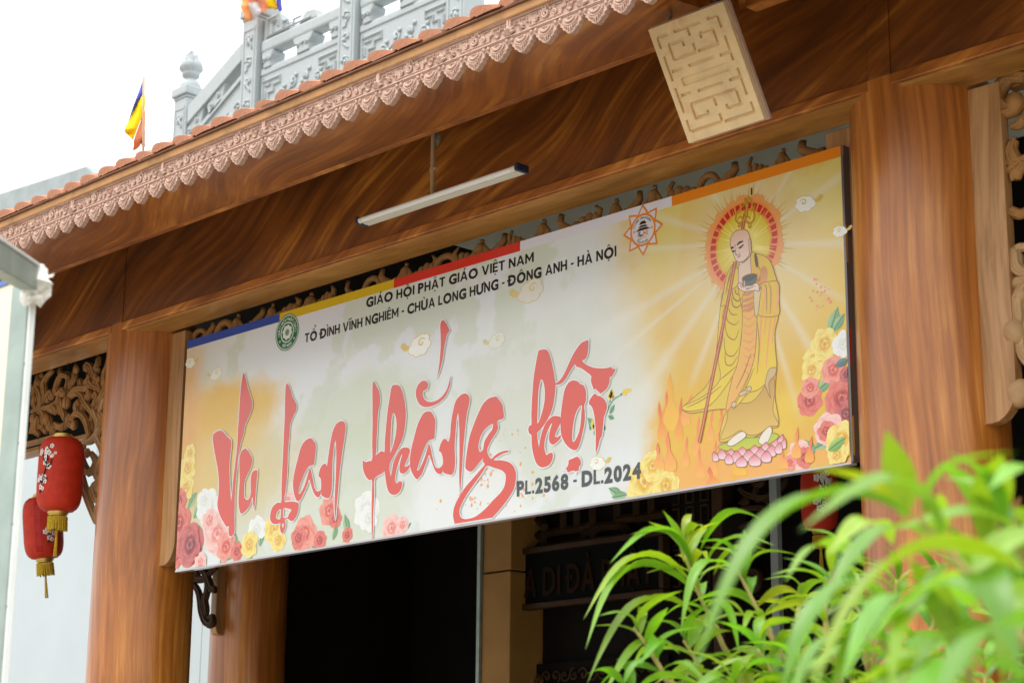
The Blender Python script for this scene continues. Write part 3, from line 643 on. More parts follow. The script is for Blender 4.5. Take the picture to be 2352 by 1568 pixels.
def glyphs(chars, off):
    for ch, loops in BOLD.items():
        if (ch, off) not in _gl:
            flat = [p for L in loops for p in L]
            _gl[(ch, off)] = (flat, [tuple(t) for t in tessellate_polygon([[Vector((p[0], p[1], 0)) for p in L] for L in loops])], max(p[0] for p in flat))
    todo = [c for c in set(chars) if (c, off) not in _gl and c != ' ']
    obs = []
    for ch in todo:
        cu = bpy.data.curves.new('glyph', 'FONT'); cu.body = ch; cu.offset = off; cu.resolution_u = 3; cu.fill_mode = 'FRONT'
        ob = bpy.data.objects.new('glyph', cu); COL.objects.link(ob); obs.append((ch, ob, cu))
    dg = bpy.context.evaluated_depsgraph_get(); dg.update()
    for ch, ob, cu in obs:
        me = bpy.data.meshes.new_from_object(ob.evaluated_get(dg))
        v = [(p.co.x, p.co.y) for p in me.vertices]; f = [tuple(p.vertices) for p in me.polygons]
        x0 = min(p[0] for p in v); x1 = max(p[0] for p in v)
        _gl[(ch, off)] = ([(a-x0, b) for a, b in v], f, x1-x0)
        bpy.data.objects.remove(ob); bpy.data.meshes.remove(me); bpy.data.curves.remove(cu)
CAP = .70
def layout(text, off=.022, track=.075, space=.26):
    """list of (verts2d, faces) for a line of Vietnamese capitals; base glyphs plus drawn tone marks"""
    dec = unicodedata.normalize('NFD', text); out = []; x = 0.; prev = None
    base = ''.join(c if c not in 'Đ' else 'D' for c in dec if not unicodedata.combining(c))
    glyphs(base, off); lastc = None; t = .062 + off
    for ch in dec:
        if unicodedata.combining(ch):
            cx = x0 + w/2; top = CAP + .07; n = ord(ch)
            P = lambda pts: out.append(([p for p in pts], [tuple(range(len(pts)))]))
            st = circ[0]
            if n == 0x302:                   # circumflex
                P([(cx-.17, top), (cx-.09, top), (cx, top+.085), (cx, top+.17)]); P([(cx, top+.085), (cx+.09, top), (cx+.17, top), (cx, top+.17)]); circ[0] = 1
            elif n == 0x301: P([(cx-.05, top), (cx+.04, top), (cx+.15, top+.16), (cx+.03, top+.16)])
            elif n == 0x300: P([(cx-.04, top), (cx+.05, top), (cx-.03, top+.16), (cx-.15, top+.16)])
            elif n == 0x303:
                q = [(-.18, .02), (-.08, .11), (.06, .03), (.17, .12)]
                P([(cx-.19, top+.0), (cx-.12, top+.0), (cx-.07, top+.06), (cx-.07, top+.14), (cx-.14, top+.10)]); P([(cx-.07, top+.06), (cx+.06, top+.01), (cx+.06, top+.09), (cx-.07, top+.14)]); P([(cx+.06, top+.01), (cx+.15, top+.06), (cx+.19, top+.15), (cx+.12, top+.15), (cx+.06, top+.09)])
            elif n == 0x309:
                b = top + (.19 if st else 0); dx = .12 if st else 0
                P([(cx+dx-.03, b), (cx+dx+.05, b), (cx+dx+.05, b+.06), (cx+dx-.03, b+.06)]); P([(cx+dx-.03, b+.0605), (cx+dx+.05, b+.0605), (cx+dx+.12, b+.12), (cx+dx+.10, b+.19), (cx+dx+.03, b+.13)]); P([(cx+dx+.03, b+.1305), (cx+dx+.10, b+.1905), (cx+dx-.06, b+.21), (cx+dx-.07, b+.15)])
            elif n == 0x323: P([(cx-.055, -.20), (cx+.055, -.20), (cx+.055, -.095), (cx-.055, -.095)])
            elif n == 0x306: P([(cx-.17, top+.15), (cx-.12, top+.03), (cx, top-.01), (cx, top+.06), (cx-.09, top+.15)]); P([(cx, top-.01), (cx+.12, top+.03), (cx+.17, top+.15), (cx+.09, top+.15), (cx, top+.06)])
            elif n == 0x31b: P([(x0+w+.004, CAP-.14), (x0+w+.09, CAP-.03), (x0+w+.14, CAP+.10), (x0+w+.04, CAP+.10), (x0+w+.004, CAP-.02)])
            continue
        circ = [0]
        if ch == ' ': x += space; out.append(None); continue
        b = 'D' if ch == 'Đ' else ch
        v, f, w = _gl[(b, off)]; x0 = x
        out.append(([(p[0]+x, p[1]) for p in v], f))
        if ch == 'Đ': out.append(([(x-.10, .31), (x-.004, .31), (x-.004, .43), (x-.10, .43)], [(0, 1, 2, 3)])); out.append(([(x+.16, .31), (x+.28, .31), (x+.28, .43), (x+.16, .43)], [(0, 1, 2, 3)]))
        x += w + track
    return out, x - track
def put_text(mb, text, fn, col, **k):
    out, w = layout(text, **k)
    for v, f in [g_ for g_ in out if g_]:
        a = sum(v[q[i]][0]*v[q[(i+1) % len(q)]][1]-v[q[(i+1) % len(q)]][0]*v[q[i]][1] for q in f[:1] for i in range(len(q)))
        mb.add([fn(p[0]/w, p[1]/CAP) for p in v], f if a > 0 else [q[::-1] for q in f], col)

# ------------------------------------------------------------------ the banner
YBN = 6.65
bTL = PY((431, 783), YBN); bBR = PY((1955, 1060), YBN)
BX0, BX1, BZ0, BZ1 = bTL.x, bBR.x, bBR.z, bTL.z
BAN = thing('banner', 'long printed vinyl banner with red calligraphy and a robed monk between columns', 'banner', loc=((BX0+BX1)/2, YBN+.03, BZ0))
bpy.context.view_layer.update(); BINV = BAN.matrix_world.inverted()
_placed = [np.zeros((0, 4)), np.zeros(0, int)]
def settle(mb):
    """lay each printed shape just clear of the ones it overlaps, 0.04 mm per ink layer"""
    v = np.array(mb.v); w_ = v.copy(); ys = np.unique(np.round(v[:, 1], 7))[::-1]; nb = []; nl = []
    for y in ys:
        k = np.abs(v[:, 1]-y) < 2e-7; b = np.array([v[k, 0].min(), v[k, 0].max(), v[k, 2].min(), v[k, 2].max()])
        B, Lv = _placed
        ov = (B[:, 0] < b[1]) & (B[:, 1] > b[0]) & (B[:, 2] < b[3]) & (B[:, 3] > b[2])
        lev = 1+(Lv[ov].max() if ov.any() else 0)
        _placed[0] = np.vstack([B, b]); _placed[1] = np.append(Lv, lev); w_[k, 1] = YBN-.0008-.00004*lev
    mb.v = [tuple(p) for p in w_]
def ban(mb, name, mats=None, **k):
    if name.endswith(('print', 'emblem', 'letter', 'outline', 'word')) and name != 'folded_print': settle(mb)
    mb.c = [tuple(.94*k_ for k_ in c) for c in mb.c]                # ink on vinyl: nothing on it is a pure white
    o = mb.obj(name, mats or M_print, color=True, **k); o.parent = BAN; o.matrix_parent_inverse = BINV.copy(); return o
def fbm(x, y, seed, octv=5):
    r = np.random.RandomState(seed); tot = np.zeros_like(x); amp = 1; s = 0
    for o in range(octv):
        tb = r.rand(64, 64); xi = np.floor(x).astype(int); yi = np.floor(y).astype(int); fx = x-xi; fy = y-yi
        fx = fx*fx*(3-2*fx); fy = fy*fy*(3-2*fy)
        g_ = lambda a, b: tb[a % 64, b % 64]
        v = (g_(xi, yi)*(1-fx)+g_(xi+1, yi)*fx)*(1-fy)+(g_(xi, yi+1)*(1-fx)+g_(xi+1, yi+1)*fx)*fy
        tot += amp*v; s += amp; amp *= .55; x = x*2.03+5.1; y = y*2.03+1.7
    return tot/s
NX, NZ = 620, 180
gx, gz = np.meshgrid(np.linspace(BX0, BX1, NX), np.linspace(BZ0, BZ1, NZ))
def mixc(c, col, a): return c*(1-a[..., None])+np.array(col)*a[..., None]
sm = lambda a, b, x: np.clip((x-a)/(b-a), 0, 1)**2*(3-2*np.clip((x-a)/(b-a), 0, 1))
cpt = lambda x, y: (PY((x, y), YBN).x, PY((x, y), YBN).z)
bgc = np.zeros((NZ, NX, 3)) + np.array(lin(234, 240, 240))
N1 = fbm(gx*1.6, gz*1.6, 1); N2 = fbm(gx*3.2, gz*3.2, 2); N3 = fbm(gx*9, gz*9, 3)
bgc = mixc(bgc, lin(226, 224, 238), .5*sm(BZ0+.6, BZ1, gz)*sm(BX0+.4, BX0+1.6, gx)*(1-sm(BX0+2.4, BX0+3.2, gx)))
bgc = mixc(bgc, lin(212, 222, 198), .7*sm(.54, .62, N2+.12*N3)*(1-sm(BX0+3.0, BX0+3.6, gx)))
bgc = mixc(bgc, lin(226, 218, 196), .8*(1-sm(BX0+.1, BX0+1.1, gx+.5*N1))*sm(BZ0+.6, BZ0+1.2, gz))
def wash(c, cx, cz, rx, rz, col, a, hard=.25, amp=.8):
    d = np.sqrt(((gx-cx)/rx)**2+((gz-cz)/rz)**2)+(N2-.5)*amp+(N3-.5)*.35
    return mixc(c, col, a*(1-sm(1-hard, 1+hard, d)))
x, z = cpt(470, 1030); bgc = wash(bgc, x, z, .62, .36, lin(242, 198, 72), .95, .4)
x, z = cpt(520, 940); bgc = wash(bgc, x, z, .42, .14, lin(234, 184, 8), .95, .5)
x, z = cpt(425, 1000); bgc = wash(bgc, x, z, .16, .5, lin(236, 170, 70), .8, .6)
x, z = cpt(560, 1100); bgc = wash(bgc, x, z, .55, .28, lin(226, 204, 130), .7, .6)
x, z = cpt(830, 960); bgc = wash(bgc, x, z, .5, .24, lin(212, 222, 192), .75, .3)
x, z = cpt(770, 1180); bgc = wash(bgc, x, z, .65, .22, lin(218, 226, 200), .7, .3)
x, z = cpt(1090, 1150); bgc = wash(bgc, x, z, .42, .34, lin(240, 244, 242), .95, .2)
x, z = cpt(1300, 880); bgc = wash(bgc, x, z, .7, .4, lin(224, 228, 214), .7, .5)
# golden right end, white burst and rays about the halo
hx, hz = cpt(1716, 560)
dx, dz = gx-hx, gz-hz; rr = np.hypot(dx, dz); an = np.arctan2(dz, dx)
yl = sm(-1.05, -.35, dx+.45*(N1-.5)+.15*(N2-.5)-.25*(1-sm(-.7, -.1, dz)))
bgc = mixc(bgc, lin(240, 200, 8), .97*yl)
bgc = mixc(bgc, lin(232, 184, 4), .85*sm(.5, .66, N1)*yl*sm(.3, .6, rr))
bgc = mixc(bgc, lin(238, 226, 120), .6*sm(.5, .6, N2)*yl*sm(-.15, .1, dz))
burst = np.clip(1.05-rr/.66+.25*(fbm((an+9)*5, rr*.6, 8)-.5), 0, 1)
bgc = mixc(bgc, lin(240, 244, 238), burst*.55)
rays = np.zeros_like(rr)
for a, w, L in [(195, 2.6, 1.15), (222, 3, 1.2), (155, 2.2, .95), (20, 2.4, .9), (-12, 2.6, .95), (-58, 2.2, 1.1), (-72, 1.6, 1.0), (125, 2, .6), (75, 2, .5), (48, 2, .8), (205, 1.2, 1.1), (240, 2, .9), (170, 1.4, 1.), (-35, 1.6, .8)]:
    d = np.abs((np.degrees(an)-a+180) % 360-180); rays = np.maximum(rays, np.exp(-(d/w)**2)*(1-sm(L*.55, L, rr)))
bgc = mixc(bgc, lin(246, 248, 242), rays*.34)
# orange-gold flames along the foot of the right end
x, z = cpt(1600, 1010); bgc = wash(bgc, x, z, .30, .24, lin(240, 190, 30), .95, .3, 1.0)
x, z = cpt(1640, 1110); bgc = wash(bgc, x, z, .45, .16, lin(246, 180, 60), .85, .5)
x, z = cpt(1760, 1080); bgc = wash(bgc, x, z, .6, .12, lin(248, 176, 90), .6, .6)
bgc = np.clip(bgc*(.985+.03*N3[..., None]), 0, .92)*np.array([.93, .93, .93])
m = MB(); m.v = [(a, YBN, b) for a, b in zip(gx.ravel(), gz.ravel())]; m.c = bgc.reshape(-1, 3).tolist()
m.f = [(j*NX+i, j*NX+i+1, (j+1)*NX+i+1, (j+1)*NX+i) for j in range(NZ-1) for i in range(NX-1)]; m.m = [0]*len(m.f)
ban(m, 'vinyl_face')
m = MB(); D = .035
m.box((BX0, YBN+.001, BZ0), (BX1, YBN+D, BZ1)); m.c = [lin(214, 210, 214)]*8; ban(m, 'stretcher_frame')
m = MB(); m.box((BX0-.002, YBN-.003, BZ0-.010), (BX1+.002, YBN+D+.002, BZ0-.0005)); m.c = [lin(198, 194, 200)]*8; ban(m, 'folded_hem')
m = MB(); m.box((BX1+.0005, YBN-.001, BZ0), (BX1+.012, YBN+D+.01, BZ1)); m.c = [lin(96, 90, 92)]*8; ban(m, 'folded_hem')
for v0, col in ((.62, (206, 150, 30)), (.3, (196, 40, 30)), (.02, (224, 180, 60))):
    m = MB(); h = (BZ1-BZ0); m.add([(BX1+.0125, YBN, BZ0+h*v0), (BX1+.0125, YBN+.012, BZ0+h*v0), (BX1+.0125, YBN+.012, BZ0+h*(v0+.12)), (BX1+.0125, YBN, BZ0+h*(v0+.12))], [(0, 1, 2, 3)], lin(*col)); ban(m, 'folded_print')
_lay = [0]
def ly(step=1):
    _lay[0] += step; return YBN-.0006-.00002*_lay[0]
def sample(pts, sub=5, closed=True):
    q = [np.array(p, float) for p in pts]; n = len(q); out = []
    for i in range(n if closed else n-1):
        if closed: a, b, c, d = q[i-1], q[i], q[(i+1) % n], q[(i+2) % n]
        else: a, b, c, d = q[max(i-1, 0)], q[i], q[i+1], q[min(i+2, n-1)]
        if np.allclose(b, c): continue
        for t in np.arange(sub)/sub:
            out.append(.5*((2*b)+(c-a)*t+(2*a-5*b+4*c-d)*t*t+(3*b-a-3*c+d)*t**3))
    if not closed: out.append(q[-1])
    return out
def fillpoly(mb, loops, y, col, colfn=None):     # loops in banner metres (x, z)
    vs = [[Vector((p[0], p[1], 0)) for p in L] for L in loops]
    flat = [p for L in loops for p in L]; tri = tessellate_polygon(vs); f = []
    for t in tri:
        p, q, r = (flat[i] for i in t)
        f.append(tuple(t) if (q[0]-p[0])*(r[1]-p[1])-(q[1]-p[1])*(r[0]-p[0]) > 0 else (t[0], t[2], t[1]))
    mb.add([(p[0], y, p[1]) for p in flat], f, col if colfn is None else [colfn(p) for p in flat])
def grow(loop, w):
    n = len(loop); L = [np.array(p, float) for p in loop]
    ar = sum(L[i][0]*L[(i+1) % n][1]-L[(i+1) % n][0]*L[i][1] for i in range(n)); s = 1 if ar > 0 else -1; out = []
    for i in range(n):
        a = L[i]-L[i-1]; b = L[(i+1) % n]-L[i]; a = a/(np.linalg.norm(a)+1e-9); b = b/(np.linalg.norm(b)+1e-9)
        t = a+b; l = np.linalg.norm(t)
        t = t/l if l > .3 else a
        out.append(L[i]+s*w*np.array([t[1], -t[0]]))
    return out
def bpt(conv, pts): return [cpt(*conv(*p)) for p in pts]
def ribbon(mb, pts, w, y, col, taper=True, sub=4):
    q = sample(pts, sub, False); n = len(q); v = []; f = []
    for i, p in enumerate(q):
        d = q[min(i+1, n-1)]-q[max(i-1, 0)]; d = d/(np.linalg.norm(d)+1e-9); h = w/2*(math.sin(math.pi*(.15+.7*i/(n-1))) if taper else 1)
        v += [(p[0]-d[1]*h, y, p[1]+d[0]*h), (p[0]+d[1]*h, y, p[1]-d[0]*h)]
    for i in range(n-1): f.append((2*i+1, 2*i+3, 2*i+2, 2*i))
    mb.add(v, f, col)
# colour bands along the top edge
zs = BZ1-.05
for xa, xb, col in ((431, 643, (20, 70, 160)), (643, 905, (214, 180, 14)), (905, 1195, (214, 44, 26)), (1195, 1543, (226, 226, 236)), (1543, 1936, (236, 138, 10))):
    a = cpt(xa, 783-.299*(xa-431))[0]; b = cpt(xb, 783-.299*(xb-431))[0]
    m = MB(); m.add([(a, YBN-.0004, zs), (b, YBN-.0004, zs), (b, YBN-.0004, BZ1), (a, YBN-.0004, BZ1)], [(0, 1, 2, 3)], lin(*col)); ban(m, 'colour_band')
# clouds
def cloud(px, py, wpx, flip=1, a=1., fill=(244, 246, 240), line=(222, 190, 84)):
    cx, cz = cpt(px, py); s = abs(cpt(px+wpx/2, py)[0]-cx); m = MB()
    lobes = [(-.55, -.25, .32), (-.2, -.42, .34), (.22, -.38, .34), (.52, -.1, .28), (-.25, .05, .42), (.15, .15, .46), (.42, .28, .26)]
    y0 = ly()
    for lx, lz, r in lobes:
        y0 = ly(); cc = [(cx+flip*s*(lx+r*1.1*math.cos(t)), cz+s*.8*(lz+r*1.1*math.sin(t))) for t in np.linspace(0, 2*math.pi, 18)[:-1]]; fillpoly(m, [cc], y0, lin(*line))
    for lx, lz, r in lobes:
        y0 = ly(); cc = [(cx+flip*s*(lx+r*.97*math.cos(t)), cz+s*.8*(lz+r*.97*math.sin(t))) for t in np.linspace(0, 2*math.pi, 18)[:-1]]; fillpoly(m, [cc], y0, lin(*fill))
    y0 = ly()
    sp = [(cx+flip*s*(.12+.3*(1-i/14)*math.cos(.5+i*.55)), cz+s*.8*(.08+.3*(1-i/14)*math.sin(.5+i*.55))) for i in range(14)]
    ribbon(m, sp, .014*s/.15, y0, lin(*line))
    ribbon(m, [(cx-flip*s*.8, cz-s*.05), (cx-flip*s*1.1, cz-s*.02), (cx-flip*s*1.25, cz+s*.12), (cx-flip*s*1.45, cz+s*.1)], .05*s/.15, ly(), lin(*line))
    ban(m, 'cloud_print')
cloud(965, 790, 62); cloud(1142, 780, 46, fill=(226, 230, 220), line=(214, 204, 150)); cloud(1220, 665, 70, fill=(228, 226, 214), line=(224, 202, 130)); cloud(1849, 466, 58, -1); cloud(1929, 530, 40, -1)
cloud(497, 857, 30, fill=(240, 240, 226), line=(214, 200, 150)); cloud(437, 832, 26, -1, fill=(240, 240, 226), line=(222, 196, 110)); cloud(1372, 1062, 44, -1)
# roses and leaves
def petal(mb, cx, cz, r, ang, c0, c1, k=1.0, y=None, wob=0):
    y = ly() if y is None else y; n = 13; v = [(cx-r*.25*math.cos(ang), y, cz-r*.25*math.sin(ang))]; cs = [c0]
    for i in range(n):
        t = 2*math.pi*i/n; q = r*(1+.10*math.sin(3*t+wob)+.06*math.sin(5*t+2*wob)); a, b = q*math.cos(t), q*k*math.sin(t)
        v.append((cx+a*math.cos(ang)-b*math.sin(ang), y, cz+a*math.sin(ang)+b*math.cos(ang)))
        out = max(0, math.cos(t)); cs.append(tuple(c0[j]*(1-.25-.75*out)+c1[j]*(.25+.75*out) for j in range(3)))
    mb.add(v, [(0, 1+i, 1+(i+1) % n) for i in range(n)], cs)
PAL = {'red': ((150, 16, 18), (214, 56, 44), (240, 132, 112)), 'dred': ((96, 10, 20), (164, 30, 32), (222, 110, 104)), 'pink': ((226, 104, 96), (242, 162, 148), (250, 216, 206)),
       'yel': ((214, 146, 4), (240, 200, 28), (250, 238, 140)), 'white': ((214, 220, 210), (232, 236, 230), (246, 248, 246)), 'coral': ((200, 44, 34), (234, 96, 76), (248, 172, 150))}
def in_ban(x, z): return BX0+.006 < x < BX1-.006 and BZ0+.006 < z < BZ1-.006
def clampb(m):
    m.v = [(min(max(p[0], BX0+.001), BX1-.001), p[1], max(p[2], BZ0+.001)) for p in m.v]
rr_ = random.Random(11)
def rose(px, py, rpx, pal, open_=1., rot=None):
    cx, cz = cpt(px, py); r = abs(cpt(px, py-rpx)[1]-cz); d, mcol, l = (lin(*c) for c in PAL[pal]); m = MB(); a0 = rr_.uniform(0, 6) if rot is None else rot
    for ring, (n, dist, pr, k0, k1) in enumerate(((6, .58, .52, mcol, l), (5, .42, .46, mcol, l), (5, .28, .38, d, l), (4, .17, .30, d, mcol), (3, .09, .20, d, l))):
        for i in range(n):
            a = a0+2*math.pi*i/n+ring*.6+rr_.uniform(-.2, .2)
            petal(m, cx+r*dist*math.cos(a), cz+r*dist*math.sin(a)*.95, r*pr, a, tuple(.55*x_+.45*y_ for x_, y_ in zip(k0, d)), k1, rr_.uniform(.9, 1.15), wob=rr_.uniform(0, 6))
    for i in range(3):
        t0 = rr_.uniform(0, 6); rad = r*(.08+.09*i)
        ribbon(m, [(cx+rad*math.cos(t0+t), cz+rad*math.sin(t0+t)) for t in np.linspace(0, 2.6, 6)], r*.045, ly(), l if i % 2 else d)
    clampb(m); ban(m, 'rose_print')
def leafp(px, py, qx, qy, w=.35, col=((78, 140, 88), (170, 206, 150))):
    a = np.array(cpt(px, py)); b = np.array(cpt(qx, qy)); d = b-a; n = np.array([-d[1], d[0]])*w; m = MB(); y = ly()
    L = [a, a+d*.25+n*.42, a+d*.55+n*.5, a+d*.82+n*.25, b, b, a+d*.82-n*.25, a+d*.55-n*.5, a+d*.25-n*.42]
    c0, c1 = lin(*col[0]), lin(*col[1])
    q = sample(L, 3)
    fillpoly(m, [q], y, None, lambda p: tuple(u+(v-u)*max(0, min(1, .5+((p[0]-a[0])*n[0]+(p[1]-a[1])*n[1])/(n@n+1e-9)*.9)) for u, v in zip(c0, c1)))
    ribbon(m, [tuple(a), tuple(a+d*.5+n*.03), tuple(b)], .006, ly(), lin(60, 120, 74)); clampb(m); ban(m, 'leaf_print')
for a in ((585, 1210, 598, 1262, .3), (515, 1195, 540, 1140, .5)): pass
for t in [(500, 1225, 480, 1180), (610, 1240, 625, 1190), (597, 1255, 604, 1200), (640, 1258, 655, 1225), (545, 1258, 530, 1215), (712, 1225, 730, 1265), (765, 1240, 775, 1200), (445, 1190, 470, 1135), (452, 1130, 430, 1170), (800, 1228, 792, 1180), (930, 1215, 945, 1200), (1430, 1140, 1398, 1120), (1440, 1135, 1405, 1142), (568, 1258, 580, 1285), (520, 1285, 545, 1255), (505, 1292, 520, 1265)]: leafp(*t, .45)
for p in [(432, 1075, 30, 'yel'), (428, 1120, 28, 'yel'), (437, 1040, 20, 'yel'), (480, 1165, 42, 'white'), (470, 1150, 28, 'white'), (412, 1150, 28, 'red'), (412, 1200, 42, 'red'), (500, 1225, 48, 'pink'), (482, 1195, 28, 'pink'), (405, 1275, 30, 'red'), (438, 1250, 48, 'dred'), (462, 1290, 22, 'pink'), (520, 1255, 34, 'coral'), (545, 1266, 22, 'red'), (590, 1215, 30, 'white'), (630, 1215, 34, 'yel'), (640, 1240, 26, 'yel'), (574, 1250, 30, 'yel'), (660, 1150, 22, 'pink'), (700, 1225, 40, 'coral'), (686, 1235, 26, 'red'), (735, 1240, 22, 'red'), (757, 1172, 34, 'coral'), (770, 1190, 22, 'red'), (798, 1228, 18, 'red'), (842, 1170, 42, 'white'), (848, 1190, 30, 'white'), (900, 1212, 32, 'pink'), (925, 1205, 20, 'pink')]: rose(*p)
# right end bouquet
for t in [(1905, 770, 1925, 705), (1915, 760, 1940, 720), (1890, 980, 1925, 930), (1875, 900, 1910, 870), (1925, 1000, 1900, 1040), (1872, 1040, 1850, 1010), (1905, 1010, 1870, 1030), (1940, 845, 1910, 825), (1830, 1060, 1850, 1030)]: leafp(*t, .5)
for p in [(1875, 825, 34, 'yel'), (1895, 790, 36, 'yel'), (1865, 850, 28, 'yel'), (1938, 790, 30, 'white'), (1915, 850, 32, 'coral'), (1860, 920, 34, 'red'), (1862, 890, 24, 'coral'), (1935, 915, 46, 'red'), (1945, 950, 30, 'dred'), (1905, 985, 38, 'pink'), (1900, 990, 24, 'red'), (1935, 1010, 42, 'yel'), (1925, 1045, 26, 'yel'), (1838, 1045, 34, 'pink'), (1850, 1050, 24, 'red'), (1815, 1062, 18, 'coral'), (1946, 860, 20, 'dred')]: rose(*p)
leafp(1905, 1035, 1945, 1005, .5, ((70, 150, 60), (180, 210, 90))); leafp(1920, 840, 1950, 825, .5, ((52, 84, 104), (110, 140, 150)))
rose(1480, 1105, 50, 'yel', rot=.4); rose(1530, 1115, 38, 'yel'); rose(1500, 1070, 34, 'yel', rot=1.)
# yellow spray behind the last word
zD = ZM(2080, 1330, 2.614)
m = MB(); ribbon(m, bpt(zD, [(880, 900), (930, 780), (980, 700), (1050, 655)]), .01, ly(), lin(110, 168, 130)); ban(m, 'stem_print')
def zleaf(*t, **k): a = zD(t[0], t[1]); b = zD(t[2], t[3]); leafp(a[0], a[1], b[0], b[1], t[4], ((96, 160, 118), (120, 178, 138)))
for t in ((940, 850, 990, 750, .5), (925, 870, 985, 900, .6), (790, 1000, 710, 890, .5), (780, 1070, 790, 1000, .6), (740, 1020, 730, 960, .6), (890, 1020, 880, 960, .5), (935, 730, 950, 700, .6), (1050, 660, 1070, 630, .7)): zleaf(*t)
m = MB()
for q in ([(925, 640), (940, 680), (960, 610), (965, 680), (985, 660)], [(1085, 650), (1090, 615), (1130, 605), (1165, 600)], [(770, 900), (755, 960), (780, 1000), (770, 960)], [(1090, 640), (1120, 640)]): ribbon(m, bpt(zD, q), .022, ly(), lin(236, 204, 60))
ban(m, 'flower_print')
# orange spatter
m = MB(); y = ly(); rs2 = random.Random(5)
for cx, cy, sx, sy, n in ((1120, 1090, 50, 60, 46), (1060, 1150, 40, 25, 16), (1200, 1130, 40, 40, 26), (1170, 1010, 30, 50, 14), (1880, 690, 22, 50, 26)):
    for i in range(n):
        px, py = rs2.gauss(cx, sx*.6), rs2.gauss(cy, sy*.6); x, z = cpt(px, py); r = rs2.choice((.002, .003, .004, .006, .009))
        if not in_ban(x, z): continue
        col = lin(240, 170, 96) if cx < 1500 else lin(240, 140, 110)
        y = ly(.2); n_ = 7; m.add([(x, y, z)]+[(x+r*math.cos(t)*rs2.uniform(.7, 1.3), y, z+r*math.sin(t)*rs2.uniform(.7, 1.4)) for t in np.linspace(0, 2*math.pi, n_+1)[:-1]], [(0, 1+i_, 1+(i_+1) % n_) for i_ in range(n_)], col)
ban(m, 'spatter_print')['kind'] = 'stuff'
# flames
def flamep(px, py, h, w, lean, col):
    L = [(px-w, py), (px-w*1.1, py-h*.25), (px-w*.4+lean*.4, py-h*.5), (px-w*.5+lean*.7, py-h*.75), (px+lean, py-h), (px+lean, py-h), (px+w*.3+lean*.7, py-h*.7), (px+w*.2+lean*.3, py-h*.5), (px+w*1.1, py-h*.25), (px+w, py)]
    q = [cpt(*p) for p in sample(L, 3)]; m = MB(); c0, c1 = lin(*col[0]), lin(*col[1]); z0, z1 = cpt(px, py)[1], cpt(px, py-h)[1]
    fillpoly(m, [q], ly(), None, lambda p: tuple(a+(b-a)*max(0, min(1, (p[1]-z0)/(z1-z0+1e-6))) for a, b in zip(c0, c1))); clampb(m); ban(m, 'flame_print')
CO = ((244, 176, 50), (232, 84, 56)); CG = ((244, 190, 40), (236, 170, 20)); CP = ((246, 182, 70), (244, 120, 84))
for t in [(1530, 990, 110, 14, 8, CO), (1545, 985, 130, 18, -6, CG), (1522, 1010, 90, 10, -8, CO), (1575, 975, 70, 10, 14, CP), (1560, 1010, 100, 8, 6, CO), (1600, 1045, 90, 7, 6, CP), (1540, 1080, 90, 12, -6, CP), (1575, 1070, 70, 8, 4, CP), (1660, 990, 70, 8, -4, CO), (1632, 1010, 70, 7, 5, CP), (1700, 1010, 60, 6, 6, CP), (1610, 1095, 70, 9, -4, CP), (1640, 1090, 80, 8, 5, CP), (1655, 1040, 50, 7, -3, CP), (1830, 1050, 70, 9, 3, CP), (1800, 1075, 50, 9, -3, CP), (1760, 970, 40, 6, 10, CO), (1515, 1075, 60, 10, -4, CP), (1700, 1090, 40, 14, 4, CG), (1860, 1060, 60, 9, 6, CO), (1640, 1120, 50, 16, -10, CO), (1680, 1125, 40, 16, 6, CG)]: flamep(*t)
# halo
m = MB(); R0 = abs(cpt(1716, 560)[1]-cpt(1716, 668)[1])
def disc(mb, r0, r1, n, y, c_in, c_out, ragged=0, seed=0):
    r_ = random.Random(seed); v = []; cs = []
    for i in range(n):
        t = 2*math.pi*i/n; q = r1*(1+ragged*r_.uniform(-1, 1))
        v += [(hx+r0*math.cos(t), y, hz+r0*math.sin(t)), (hx+q*math.cos(t), y, hz+q*math.sin(t))]; cs += [c_in, c_out]
    mb.add(v, [(2*i, 2*i+1, (2*i+3) % (2*n), (2*i+2) % (2*n)) for i in range(n)], cs)
hx, hz = cpt(1708, 562)
y = ly(3)
for i in range(70):
    t = 2*math.pi*i/70+rs2.uniform(-.03, .03); r1 = R0*rs2.uniform(1.1, 1.42); w = .006; yy = ly(.3)
    ca, sa = math.cos(t), math.sin(t)
    m.add([(hx+R0*.9*ca-w*sa, yy, hz+R0*.9*sa+w*ca), (hx+R0*.9*ca+w*sa, yy, hz+R0*.9*sa-w*ca), (hx+r1*ca, yy, hz+r1*sa)], [(0, 1, 2)], lin(222, 186, 90))
disc(m, .001, R0*1.04, 90, ly(), lin(240, 170, 60), lin(240, 160, 90), .05, 4)
disc(m, .001, R0*.93, 60, ly(), lin(236, 150, 40), lin(240, 150, 60), .02, 5)
for i in range(34):
    t0 = 2*math.pi*i/34; t1 = t0+2*math.pi/34*.72; ra, rb = R0*.74*rs2.uniform(.98, 1.03), R0*.89; yy = ly(.3)
    m.add([(hx+ra*math.cos(t0), yy, hz+ra*math.sin(t0)), (hx+rb*math.cos(t0), yy, hz+rb*math.sin(t0)), (hx+rb*math.cos(t1), yy, hz+rb*math.sin(t1)), (hx+ra*math.cos(t1), yy, hz+ra*math.sin(t1))], [(3, 2, 1, 0)], lin(202, 26, 22))
disc(m, .001, R0*.70, 70, ly(), lin(244, 234, 130), lin(222, 196, 10), .04, 6)
